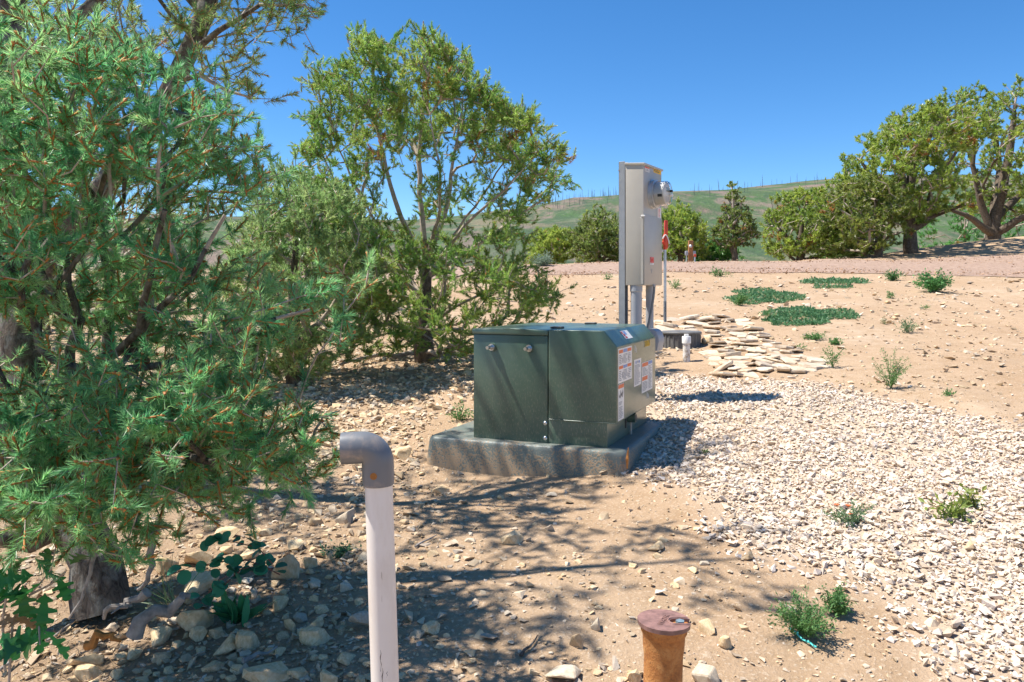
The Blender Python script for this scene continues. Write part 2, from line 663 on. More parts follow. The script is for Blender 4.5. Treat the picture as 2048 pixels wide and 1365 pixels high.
# ------------------------------------------------------------------ stones
def hull_proto(seed, n=10, flat=0.6):
    rr = np.random.default_rng(seed)
    p = rr.normal(size=(n, 3))
    p /= np.linalg.norm(p, axis=1)[:, None]
    p *= rr.uniform(0.8, 1.0, (n, 1))
    p *= np.array([1.0, rr.uniform(0.6, 0.9), flat * rr.uniform(0.75, 1.2)])
    bm = bmesh.new()
    for q in p:
        bm.verts.new(q)
    bmesh.ops.convex_hull(bm, input=bm.verts)
    for v in [v for v in bm.verts if not v.link_faces]:
        bm.verts.remove(v)
    bmesh.ops.triangulate(bm, faces=bm.faces)
    bmesh.ops.recalc_face_normals(bm, faces=bm.faces)
    bm.verts.index_update()
    V = np.array([v.co[:] for v in bm.verts])
    Fc = np.array([[v.index for v in f.verts] for f in bm.faces])
    bm.free()
    return V, Fc


def rot_mats(rx, ry, rz):
    cx, sx, cy, sy, cz, sz = np.cos(rx), np.sin(rx), np.cos(ry), np.sin(ry), np.cos(rz), np.sin(rz)
    R = np.empty((len(rx), 3, 3))
    R[:, 0, 0] = cz * cy
    R[:, 0, 1] = cz * sy * sx - sz * cx
    R[:, 0, 2] = cz * sy * cx + sz * sx
    R[:, 1, 0] = sz * cy
    R[:, 1, 1] = sz * sy * sx + cz * cx
    R[:, 1, 2] = sz * sy * cx - cz * sx
    R[:, 2, 0] = -sy
    R[:, 2, 1] = cy * sx
    R[:, 2, 2] = cy * cx
    return R


def scatter(name, P, size, tilt, protos, mat, tint, sink=0.25):
    k = RNG.integers(0, len(protos), len(P))
    VV, FF, TT = [], [], []
    off = 0
    for i, (V, Fc) in enumerate(protos):
        s = np.where(k == i)[0]
        if not len(s):
            continue
        R = rot_mats(RNG.normal(0, tilt, len(s)), RNG.normal(0, tilt, len(s)), RNG.uniform(0, 6.28, len(s)))
        v = np.einsum('nij,vj->nvi', R, V) * size[s][:, None, None]
        base = P[s].copy()
        base[:, 2] += size[s] * (0.5 - sink) * 0.6
        v += base[:, None, :]
        nv = len(V)
        f = Fc[None] + (np.arange(len(s)) * nv)[:, None, None] + off
        VV.append(v.reshape(-1, 3))
        FF.append(f.reshape(-1, 3))
        TT.append(np.repeat(tint[s], nv, 0))
        off += len(s) * nv
    return np_obj(name, np.concatenate(VV), [np.concatenate(FF)], mat, None, np.concatenate(TT))


def stone_tint(n, lo=0.68, hi=1.12, warm=0.1):
    v = RNG.uniform(lo, hi, n)
    w = RNG.uniform(-warm, warm, n)
    return np.stack([v * (1 + w * 0.4), v, v * (1 - w)], -1)


def gravel_bed():
    x0, y0 = gravel_poly.min(0)
    x1, y1 = gravel_poly.max(0)
    n = int((x1 - x0) * (y1 - y0) * 4300)
    x, y = RNG.uniform(x0, x1, n), RNG.uniform(y0, y1, n)
    ed = edge_dist(x, y, gravel_poly)
    ins = in_poly(x, y, gravel_poly)
    patch = vnoise(x * 1.3, y * 1.3, 21)            # bare patches
    p = np.clip(ed / 0.32, 0.12, 1) ** 0.8 * np.where(patch > 0.30, 0.5, 1.0) * np.clip(1.25 - (y - 4.5) * 0.06, 0.6, 1)
    view = (np.abs(x / np.maximum(y, .3) - 0.34) < 0.37)
    keep = ins & (RNG.uniform(size=n) < p) & view
    x, y = x[keep], y[keep]
    size = RNG.lognormal(math.log(0.0128), 0.42, len(x))
    size = np.clip(size, 0.005, 0.036)
    z = ground_z(x, y) + RNG.uniform(-0.004, 0.008, len(x))
    protos = [hull_proto(100 + i, 8, 0.5) for i in range(26)]
    o = scatter('gravel', np.stack([x, y, z], -1), size, 0.34, protos, M['gravel'], stone_tint(len(x), 0.80, 1.10), 0.1)
    tag(o, 'bed of pale angular crushed gravel right of the green cabinet', 'gravel', None, 'stuff')
    return len(x)


print('gravel stones', gravel_bed())


def soil_chips():
    # image-space sampling on the visible slope so that far ground gets enough
    k = RNG.uniform(-0.68, 0.68, 62000)
    y = np.exp(RNG.uniform(math.log(1.5), math.log(24.5), 62000))
    x = k * y
    ins = in_poly(x, y, gravel_poly)
    dens = 0.25 + 0.75 * np.clip(vnoise(x * 1.1, y * 1.1, 31) * 2 + 0.5, 0, 1)
    left = np.clip((-x + 0.2) / 0.8, 0, 1) * (y < 6)
    keep = (~ins) & (RNG.uniform(size=len(x)) < np.clip(dens * np.where(y < 6.5, 0.6, 0.4) + left * 0.5, 0, 1)) & ~((y > 18.0) & (x > -2))
    x, y = x[keep], y[keep]
    size = RNG.lognormal(math.log(0.0085), 0.66, len(x)) * np.clip(y / 4.2, 1.0, 3.0)
    size = np.clip(size, 0.003, 0.035 + 0.004 * y)
    protos = [hull_proto(300 + i, 8, 0.36) for i in range(18)]
    o = scatter('stone_chips', np.stack([x, y, ground_z(x, y)], -1), size, 0.3, protos, M['chips'], stone_tint(len(x), 0.62, 1.15, 0.14), 0.2)
    tag(o, 'loose flat tan stone chips strewn over the dirt slope', 'stone chips', None, 'stuff')
    # stony bank behind and left of the cabinet
    a_ = np.array([GP(*q)[:2] for q in ((560, 760), (640, 700), (940, 690), (960, 800), (850, 850), (840, 950), (560, 990))])
    lo_, hi_ = a_.min(0), a_.max(0)
    x = RNG.uniform(lo_[0], hi_[0], 9000)
    y = RNG.uniform(lo_[1], hi_[1], 9000)
    ok = in_poly(x, y, a_) & (RNG.uniform(size=9000) < 0.25 + 1.6 * np.clip(vnoise(x * 1.5, y * 1.5, 51) + 0.2, 0, 1))
    x, y = x[ok], y[ok]
    sz = np.clip(RNG.lognormal(math.log(0.018), 0.5, len(x)), 0.007, 0.06)
    o = scatter('bank_rubble', np.stack([x, y, ground_z(x, y)], -1), sz, 0.4, [hull_proto(500 + i, 9, 0.5) for i in range(14)], M['chips'], stone_tint(len(x), 0.75, 1.2, 0.12), 0.25)
    tag(o, 'loose broken stones covering the bank left of the green cabinet', 'rubble', None, 'stuff')
    # many small stones on the bare foreground dirt
    x = RNG.uniform(-2.6, 2.6, 16000)
    y = RNG.uniform(1.6, 6.2, 16000)
    ok = (~in_poly(x, y, gravel_poly)) & (np.abs(x / y) < 0.7) & (RNG.uniform(size=16000) < 0.35 + 1.1 * np.clip(vnoise(x * 1.7, y * 1.7, 41) + 0.25, 0, 1))
    x, y = x[ok], y[ok]
    sz = np.clip(RNG.lognormal(math.log(0.0062), 0.55, len(x)), 0.003, 0.022)
    o = scatter('dirt_pebbles', np.stack([x, y, ground_z(x, y)], -1), sz, 0.4, protos, M['chips'], stone_tint(len(x), 0.7, 1.2, 0.12), 0.3)
    tag(o, 'small pale pebbles pressed into the foreground dirt', 'pebbles', None, 'stuff')
    # crushed stone on the road
    kk = RNG.uniform(0.0, 0.72, 5000)
    y = RNG.uniform(18.4, 24.8, 5000)
    x = kk * y
    sz = np.clip(RNG.lognormal(math.log(0.022), 0.4, len(x)), 0.01, 0.06)
    t = stone_tint(len(x), 0.55, 1.0, 0.05) * np.array([0.88, 0.72, 0.66])
    o = scatter('road_gravel', np.stack([x, y, ground_z(x, y) + 0.04], -1), sz, 0.5, protos, M['chips'], t, 0.2)
    tag(o, 'pinkish crushed stone lying on the road', 'gravel', None, 'stuff')
    print('chips', len(x))


soil_chips()


def rock_mesh(name, seed, flat=0.6, mat=None, sub=3, planes=9, elong=0.75):
    rr = np.random.default_rng(seed)
    bm = bmesh.new()
    bmesh.ops.create_icosphere(bm, subdivisions=sub, radius=1.0)
    V = np.array([v.co[:] for v in bm.verts])
    for i in range(planes):
        n = rr.normal(size=3)
        n /= np.linalg.norm(n)
        if i == 0:
            n = np.array([rr.normal(0, .12), rr.normal(0, .12), 1.0])
            n /= np.linalg.norm(n)
        d = rr.uniform(0.42, 0.72) if i else 0.5
        over = np.clip(V @ n - d, 0, None)
        V -= over[:, None] * n
    nz = vnoise(V[:, 0] * 3 + seed, V[:, 1] * 3 + V[:, 2] * 2.3, seed) * 0.07 + vnoise(V[:, 0] * 8, V[:, 1] * 8 + V[:, 2] * 6, seed + 1) * 0.03
    V *= (1 + nz)[:, None]
    V /= np.abs(V).max(0)
    V *= np.array([1, elong, flat])
    for v, q in zip(bm.verts, V):
        v.co = q
    me = bpy.data.meshes.new(name)
    bm.to_mesh(me)
    bm.free()
    me.materials.append(mat)
    return me




def chunk_mesh(seed, mat, flat=0.62, n=13):
    """angular broken stone with slightly worn edges"""
    V, Fc = hull_proto(seed, n, flat)
    bm = bmesh.new()
    vs = [bm.verts.new(v) for v in V]
    for f in Fc:
        bm.faces.new([vs[i] for i in f])
    bmesh.ops.dissolve_limit(bm, angle_limit=math.radians(22), verts=bm.verts, edges=bm.edges)
    bmesh.ops.bevel(bm, geom=list(bm.edges), offset=0.055, segments=1, profile=0.5, affect='EDGES', clamp_overlap=True)
    me = bpy.data.meshes.new('rock')
    bm.to_mesh(me)
    bm.free()
    me.materials.append(mat)
    return me


ROCKS = [chunk_mesh(400 + i, M['rock'], 0.6, 11 + i % 4) if i % 7 not in (2, 5) else rock_mesh('rock', 40 + i, 0.62, M['rock'], 3, 15) for i in range(7)]
ROCKS_G = [chunk_mesh(450 + i, M['greyrock'], 0.58, 12 + i) for i in range(3)]


def slab_mesh(seed):
    """broken flat stone: uneven many-sided outline with chipped rim"""
    rr = random.Random(seed)
    n = rr.randint(6, 9)
    bm = bmesh.new()
    base = [(2 * math.pi * (k + rr.uniform(-.3, .3)) / n, rr.uniform(0.62, 1.0)) for k in range(n)]
    t = rr.uniform(0.10, 0.2)
    tilt = (rr.uniform(-.08, .08), rr.uniform(-.08, .08))
    rings = []
    for z, sc in ((-t, 0.9), (-t * 0.2, 1.0), (t * 0.7, 0.96), (t, 0.86)):
        rings.append([bm.verts.new((math.cos(a) * r * sc * rr.uniform(.96, 1.04), 0.78 * math.sin(a) * r * sc * rr.uniform(.96, 1.04), z + tilt[0] * math.cos(a) + tilt[1] * math.sin(a) + rr.uniform(-.02, .02))) for a, r in base])
    for a, b_ in zip(rings[:-1], rings[1:]):
        for k in range(n):
            bm.faces.new((a[k], a[(k + 1) % n], b_[(k + 1) % n], b_[k]))
    c = bm.verts.new((0, 0, t * rr.uniform(0.9, 1.25)))
    for k in range(n):
        bm.faces.new((rings[-1][k], rings[-1][(k + 1) % n], c))
    bm.faces.new(rings[0][::-1])
    me = bpy.data.meshes.new('slab')
    bm.to_mesh(me)
    bm.free()
    me.materials.append(M['slab'])
    return me


SLABS = [slab_mesh(80 + i) for i in range(12)]


def put_rock(px0, py0, px1, py1, label, mesh=None, group=None, name='rock', cat='rock', rz=None, hs=1.0, place=None):
    """a stone whose picture box is px0..px1, py0..py1"""
    p = GP((px0 + px1) / 2, py1 - (py1 - py0) * 0.22)
    w = (px1 - px0) / F * p.y * 0.5
    h = (py1 - py0) / F * p.y * 0.5 * hs
    o = bpy.data.objects.new(name, mesh or random.choice(ROCKS))
    link(o)
    o.scale = (w * 1.05, w * 1.1, h / 0.5)
    o.rotation_euler = (random.uniform(-.12, .12), random.uniform(-.12, .12), random.uniform(-.5, .5) if rz is None else rz)
    o.location = (p.x, p.y, p.z + h * 0.42)
    return tag(o, label, cat, group)


NAMED_ROCKS = [
    (345, 1213, 437, 1266, 'large pale flat-topped rock just below the round-leaved plant', 0),
    (290, 1250, 352, 1292, 'squared tan rock touching the grey log end', 0),
    (374, 1247, 412, 1286, 'upright grey-white rock in front of the large pale flat-topped rock', 0),
    (414, 1247, 450, 1281, 'small pale slanted rock under the strap-leaved plant', 0),
    (408, 1265, 484, 1312, 'humped half-sunk rock with a sunlit face in the shade', 0),
    (472, 1258, 526, 1308, 'pointed tan rock leaning against the humped half-sunk rock', 0),
    (362, 1098, 434, 1134, 'brown-edged block behind the round-leaved plant', 0),
    (303, 1108, 366, 1152, 'pale wedge-shaped rock beside the curved dead root', 0),
    (350, 1138, 450, 1192, 'long rock half hidden under the round leaves', 0),
    (424, 1050, 478, 1078, 'flat pale rock under the lowest pine spray', 0),
    (490, 1052, 528, 1075, 'rounded pale rock right below the hanging pine tip', 0),
    (604, 1228, 652, 1263, 'reddish brown rock on top of the small rock pile', 0),
    (600, 1252, 668, 1292, 'grey-white rock at the bottom of the small rock pile', 0),
    (564, 1234, 596, 1266, 'yellowish rock at the end of the small rock pile', 0),
    (583, 1222, 620, 1246, 'grey hollow-faced rock at the back of the small rock pile', 1),
    (690, 1213, 750, 1270, 'large grey angular rock behind the white pipe', 1),
    (648, 1008, 735, 1052, 'long grey slab behind the white pipe', 1),
    (1000, 1054, 1050, 1096, 'pale squared rock alone in the tree shade', 0),
    (1284, 1078, 1332, 1101, 'small brown-ended rock on the sunlit dirt near the gravel', 0),
    (1166, 1231, 1214, 1260, 'grey flat rock on the dirt before the rusty valve box', 1),
    (1136, 1264, 1170, 1302, 'tan leaning rock on the dirt between white pipe and rusty valve box', 0),
    (1080, 1328, 1176, 1368, 'broad grey rock at the bottom edge near the valve box', 1),
    (1388, 1237, 1438, 1270, 'smooth cream rock just behind the rusty valve box', 0),
    (1376, 1318, 1446, 1375, 'dark grey rock in the shadow of the rusty valve box', 1),
    (480, 1318, 590, 1372, 'broad tan slab at the bottom edge with a stick on it', 0),
    (1912, 1076, 1952, 1104, 'ochre rock lying on the pale gravel', 0),
    (152, 1326, 207, 1362, 'pale boulder at the bottom edge under the oak sapling', 0),
    (138, 1305, 212, 1334, 'long tan rock behind the pale boulder at the bottom edge', 0),
    (218, 1334, 250, 1362, 'small egg-shaped rock beside the pale boulder at the bottom edge', 0),
    (246, 1296, 290, 1320, 'small pale rock catching sun before the orange rotten log', 0),
    (784, 888, 822, 926, 'tan rock standing left of the transformer pad', 0),
    (860, 966, 900, 992, 'pale grey rock in front of the transformer pad', 0),
    (1470, 1100, 1510, 1122, 'ochre rock on the edge of the gravel', 0),
    (1436, 1268, 1470, 1300, 'cream rock with a cracked top right of the valve box', 0),
    (540, 1108, 604, 1170, 'tall tan rock right of the round-leaved plant', 0),
    (600, 1110, 640, 1140, 'yellow-tan rock by the dry needles right of the tall tan rock', 0),
    (536, 1188, 584, 1224, 'arched tan rock beside the strap-leaved plant', 0),
    (836, 1240, 880, 1272, 'flat reddish tan rock right of the white pipe', 0),
    (1252, 1330, 1284, 1372, 'pale upright stone leaning on the rusty valve box', 0),
]
for i, (a, b_, c_, d_, lab, g_) in enumerate(NAMED_ROCKS):
    put_rock(a, b_, c_, d_, lab, (ROCKS_G if g_ else ROCKS)[i % (3 if g_ else 7)])


def rubble():
    def zone(px, py):
        if px > 640:
            return 'close behind the white pipe'
        if py > 1290:
            return 'in the shade along the bottom edge'
        if px > 530:
            return 'around the small rock pile'
        if py < 1100:
            return 'under the lowest pine boughs'
        return 'around the round-leaved plant'

    def wording(s, mesh):
        return ('tiny' if s < 9 else 'small' if s < 16 else 'fist-sized') + (' grey' if mesh in ROCKS_G else ' tan') + ' angular stone '
    n = 0
    placed = [((a + c) / 2, (b_ + d) / 2, (c - a) / 2) for a, b_, c, d, _, _ in NAMED_ROCKS]
    tries = 0
    while n < 190 and tries < 6000:
        tries += 1
        px, py = random.uniform(130, 740), random.uniform(1000, 1360)
        if px < 300 and py < 1290:
            continue
        s = min(34, random.lognormvariate(math.log(13), 0.42)) * (0.6 + 0.5 * (py - 950) / 400)
        if any(abs(px - q[0]) < q[2] * 0.8 + s * 0.5 and abs(py - q[1]) < q[2] * 0.6 + s * 0.4 for q in placed):
            continue
        if random.random() > (1.0 if px > 280 else 0.4):
            continue
        placed.append((px, py, s))
        me_ = random.choice(ROCKS + ROCKS[:4] + ROCKS_G)
        put_rock(px - s, py - s * 0.55, px + s, py + s * 0.55, wording(s, me_) + zone(px, py), me_, 'rubble stones under the left pine', 'stone', 'stone', random.uniform(0, 6.28))
        n += 1
    for _ in range(90):
        t = random.random()
        px, py = random.uniform(600, 950), random.uniform(740, 1000)
        if px > 850 and py > 800:
            continue
        s = random.uniform(6, 15)
        me_ = random.choice(ROCKS)
        lab = wording(s, me_) + ('on the dirt close to the left end of the pad' if px > 780 else 'on the dirt near the pine boughs left of the pad') + (', far' if py < 830 else ', near')
        put_rock(px - s, py - s * 0.4, px + s, py + s * 0.4, lab, me_, 'stones left of the transformer pad', 'stone', 'stone', random.uniform(0, 6.28))
    for _ in range(60):
        px, py = random.uniform(800, 1420), random.uniform(960, 1360)
        if 1250 < px < 1400 and py > 1200:
            continue
        s = random.uniform(6, 15)
        me_ = random.choice(ROCKS + ROCKS_G)
        lab = wording(s, me_) + ('loose before the pad' if py < 1080 else 'loose between white pipe and valve box' if px < 1250 else 'loose between valve box and gravel') + (' in tree shade' if px < 1150 else '')
        put_rock(px - s, py - s * 0.45, px + s, py + s * 0.45, lab, me_, 'loose stones on the open dirt', 'stone', 'stone', random.uniform(0, 6.28))
    return n


print('rubble', rubble())


def slab_drain():
    poly = [(1300, 642), (1420, 634), (1480, 640), (1530, 672), (1560, 690), (1640, 722), (1650, 735), (1600, 748), (1440, 752),
            (1425, 735), (1422, 700), (1432, 684), (1424, 664), (1300, 664)]
    poly = np.array(poly, float)
    placed = []
    n = 0
    for tries in range(5000):
        px, py = random.uniform(1300, 1650), random.uniform(634, 752)
        if not in_poly(np.array([px]), np.array([py]), poly)[0]:
            continue
        s = random.uniform(14, 30) * (0.8 + 0.4 * (py - 634) / 118)
        if py < 668:
            s *= 1.35
        if any(((px - q[0]) / (s + q[2])) ** 2 + ((py - q[1]) * 4.2 / (s + q[2])) ** 2 < 0.30 for q in placed):
            continue
        placed.append((px, py, s))
        p = GP(px, py)
        w = s / F * p.y
        o = bpy.data.objects.new('flat_stone', random.choice(SLABS))
        link(o)
        o.scale = (w, w * random.uniform(1.1, 1.9), w * random.uniform(0.5, 1.0))
        o.rotation_euler = (random.gauss(0.02, .13), random.gauss(0, .14), random.uniform(0, 6.28))
        o.location = (p.x, p.y, p.z + random.uniform(-0.015, 0.02))
        if py < 668:
            tag(o, ('broad' if s > 30 else 'small') + ' flat pale slab around the red-handled hydrant, ' + ('left of its pipe' if px < 1330 else 'right of its pipe, behind the round lid' if px < 1420 else 'at the swale end'), 'stone', 'flat slabs at the hydrant')
        else:
            where = 'at the gravel edge' if py > 735 else 'near the thin open weed' if px > 1570 else 'close to the round lid' if px < 1470 else 'in the middle'
            tag(o, ('broad' if s > 24 else 'small') + ' flat pale stone of the swale, ' + where, 'stone', 'flat stones of the swale')
        n += 1
    return n


print('slabs', slab_drain())


# ------------------------------------------------------------------ trees
def norm(v):
    return v / np.maximum(np.linalg.norm(v, axis=-1, keepdims=True), 1e-9)


def grow(limbs, att, bf, seg, rng, stop_r=None):
    """limbs: list of (points (n,3), parent limb index or -1); joins every attractor to the skeleton by a
    short and balanced path. returns positions, parents, list of attractor node ids"""
    pos, par, plen = [], [], []
    limb_nodes = []
    for pts, pl in limbs:
        ids = []
        for i, p in enumerate(pts):
            if i == 0 and pl >= 0:
                c = np.array([pos[j] for j in limb_nodes[pl]])
                j = limb_nodes[pl][int(np.argmin(np.linalg.norm(c - p, axis=1)))]
                prev = j
                continue
            prev = ids[-1] if ids else (prev if pl >= 0 else -1)
            a = np.array(pos[prev]) if prev >= 0 else np.array(p)
            d = np.linalg.norm(np.array(p) - a)
            k = max(1, int(d / seg)) if prev >= 0 else 1
            for t in range(1, k + 1):
                q = a + (np.array(p) - a) * t / k + (rng.normal(0, seg * 0.05, 3) if t < k else 0)
                pos.append(q)
                par.append(prev)
                plen.append(0 if prev < 0 else plen[prev] + d / k)
                prev = len(pos) - 1
                ids.append(prev)
        limb_nodes.append(ids)
    n_limb = len(pos)
    A = np.asarray(att)
    n = len(A)
    cost = np.full(n, 1e18)
    src = np.zeros(n, int)
    for i in range(n_limb):
        d = np.linalg.norm(A - pos[i], axis=1) + bf * plen[i]
        mk = d < cost
        cost[mk] = d[mk]
        src[mk] = i
    todo = np.ones(n, bool)
    tips = []
    for _ in range(n):
        i = int(np.argmin(np.where(todo, cost, 1e18)))
        todo[i] = False
        s = int(src[i])
        a = np.array(pos[s])
        b_ = A[i]
        d = np.linalg.norm(b_ - a)
        pd = a - np.array(pos[par[s]]) if par[s] >= 0 else np.array([0, 0, 1.0])
        pd = pd / max(np.linalg.norm(pd), 1e-9)
        ctrl = a + pd * d * 0.35 + np.array([0, 0, -0.04 * d]) + rng.normal(0, 0.06 * d, 3)
        k = max(1, min(6, int(round(d / seg))))
        prev = s
        for t in range(1, k + 1):
            u = t / k
            q = (1 - u) ** 2 * a + 2 * u * (1 - u) * ctrl + u * u * b_
            pos.append(q)
            par.append(prev)
            plen.append(plen[prev] + d / k)
            prev = len(pos) - 1
            if todo.any():
                dd = np.linalg.norm(A - q, axis=1) + bf * plen[prev]
                mk = todo & (dd < cost)
                cost[mk] = dd[mk]
                src[mk] = prev
        tips.append((i, prev))
    return np.array(pos), np.array(par), tips, n_limb, limb_nodes


def radii(pos, par, r_tip, ex=2.35):
    n = len(pos)
    acc = np.zeros(n)
    for i in range(n - 1, -1, -1):
        if acc[i] == 0:
            acc[i] = r_tip ** ex
        if par[i] >= 0:
            acc[par[i]] += acc[i]
    return acc ** (1 / ex)


def branch_mesh(pos, par, r, sel, sides):
    """tapered tubes for the edges listed in sel (child node ids)"""
    par_s = par[sel]
    e = norm(pos[sel] - pos[par_s])
    # main child of each node
    main = np.full(len(pos), -1)
    order = np.argsort(r[1:]) + 1
    for i in order:
        if par[i] >= 0:
            main[par[i]] = i
    edir = np.zeros_like(pos)
    ok = par >= 0
    edir[ok] = norm(pos[ok] - pos[par[ok]])
    nd = edir.copy()
    hm = main >= 0
    nd[hm] = norm(edir[hm] + edir[main[hm]])
    is_main = main[par_s] == sel
    d0 = np.where(is_main[:, None], nd[par_s], e)
    r0 = np.where(is_main, r[par_s], np.minimum(r[par_s], r[sel] * 1.15))
    d1 = nd[sel]
    r1 = r[sel]
    ref = np.array([0.91, 0.15, 0.38])

    def ring(c, d, rad):
        u = norm(np.cross(d, ref))
        v = np.cross(d, u)
        a = np.arange(sides) * 2 * math.pi / sides
        return c[:, None] + (u[:, None] * np.cos(a)[None, :, None] + v[:, None] * np.sin(a)[None, :, None]) * rad[:, None, None]
    R0 = ring(pos[par_s], d0, r0)
    R1 = ring(pos[sel], d1, r1)
    m_ = len(sel)
    V = np.concatenate([R0, R1], 1).reshape(-1, 3)
    k = np.arange(sides)
    f = np.stack([k, (k + 1) % sides, (k + 1) % sides + sides, k + sides], -1)
    Fc = f[None] + (np.arange(m_) * 2 * sides)[:, None, None]
    return V, Fc.reshape(-1, 4)


def brushes(P, D, L, n, nl, w, tint, rng, spread_=(75, 18), var=0.16, up=0.0):
    """needle brushes: P centre of shoot tip, D direction, L shoot length"""
    T = len(P)
    D = norm(D)
    u = norm(np.cross(D, np.array([0.31, 0.77, 0.55])))
    v = np.cross(D, u)
    s = rng.uniform(0, 1, (T, n)) ** 0.8
    a = rng.uniform(0, 2 * math.pi, (T, n))
    rad = u[:, None] * np.cos(a)[..., None] + v[:, None] * np.sin(a)[..., None]
    ang = np.radians(spread_[0] + (spread_[1] - spread_[0]) * s + rng.normal(0, 9, (T, n)))
    nd = D[:, None] * np.cos(ang)[..., None] + rad * np.sin(ang)[..., None]
    nd[..., 2] += up
    nd = norm(nd)
    base = P[:, None] - D[:, None] * ((1 - s) * (L[:, None] if np.ndim(L) else L))[..., None]
    ln = nl * rng.uniform(0.75, 1.15, (T, n))
    tip = base + nd * ln[..., None]
    side = norm(np.cross(nd, norm(rng.normal(size=(T, n, 3))))) * (w * 0.5)
    V = np.stack([base - side, base + side, tip], 2).reshape(-1, 3)
    Fc = np.arange(T * n * 3).reshape(-1, 3)
    tt = tint[:, None] * rng.uniform(1 - var, 1 + var, (T, n, 1))
    tt = np.repeat(tt.reshape(-1, 3), 3, 0)
    return V, Fc, tt


def shoots(P, D, L, r):
    """young orange shoot and the bud at its end"""
    D = norm(D)
    u = norm(np.cross(D, np.array([0.31, 0.77, 0.55])))
    v = np.cross(D, u)
    T = len(P)
    Lr = (L if np.ndim(L) else np.full(T, L))[:, None]
    rings = []
    for t, rr in ((-0.9, 0.75), (-0.05, 0.8), (0.06, 1.45), (0.2, 0.15)):
        c = P + D * Lr * t
        rings.append(np.stack([c + (u * math.cos(k * 2.094) + v * math.sin(k * 2.094)) * r * rr for k in range(3)], 1))
    V = np.concatenate(rings, 1).reshape(-1, 3)
    f = []
    for j in range(3):
        for k in range(3):
            f.append((j * 3 + k, j * 3 + (k + 1) % 3, j * 3 + 3 + (k + 1) % 3, j * 3 + 3 + k))
    Fc = np.array(f)[None] + (np.arange(T) * 12)[:, None, None]
    return V, Fc.reshape(-1, 4)


def poly_points(poly, n, rng):
    poly = np.asarray(poly, float)
    lo, hi = poly.min(0), poly.max(0)
    out = []
    while sum(len(o) for o in out) < n:
        p = rng.uniform(lo, hi, (n * 3, 2))
        out.append(p[in_poly(p[:, 0], p[:, 1], poly)])
    return np.concatenate(out)[:n]


def crown_points(poly, zc, half, clusters, per, cr, rng, shell=0.5, cluster_flat=0.65):
    """clusters of shoot tips inside an outline that stands zc metres away and bulges half metres to front and back"""
    poly = np.asarray(poly, float)
    c = poly_points(poly, clusters, rng)
    ed = edge_dist(c[:, 0], c[:, 1], poly)
    q = np.clip(ed / max(ed.max(), 1e-6), 0, 1)
    bulge = np.sqrt(np.clip(1 - (1 - q) ** 2, 0, 1)) * half
    t = rng.uniform(-1, 1, clusters)
    t = np.sign(t) * np.abs(t) ** shell
    z = zc + t * bulge
    C = np.stack([(c[:, 0] - 1024) / F * zc, z, CAMZ + (HOR - c[:, 1]) / F * zc], -1)
    P = np.repeat(C, per, 0) + rng.normal(0, 1, (clusters * per, 3)) * np.array([cr, cr, cr * cluster_flat])
    return P, np.repeat(np.arange(clusters), per)


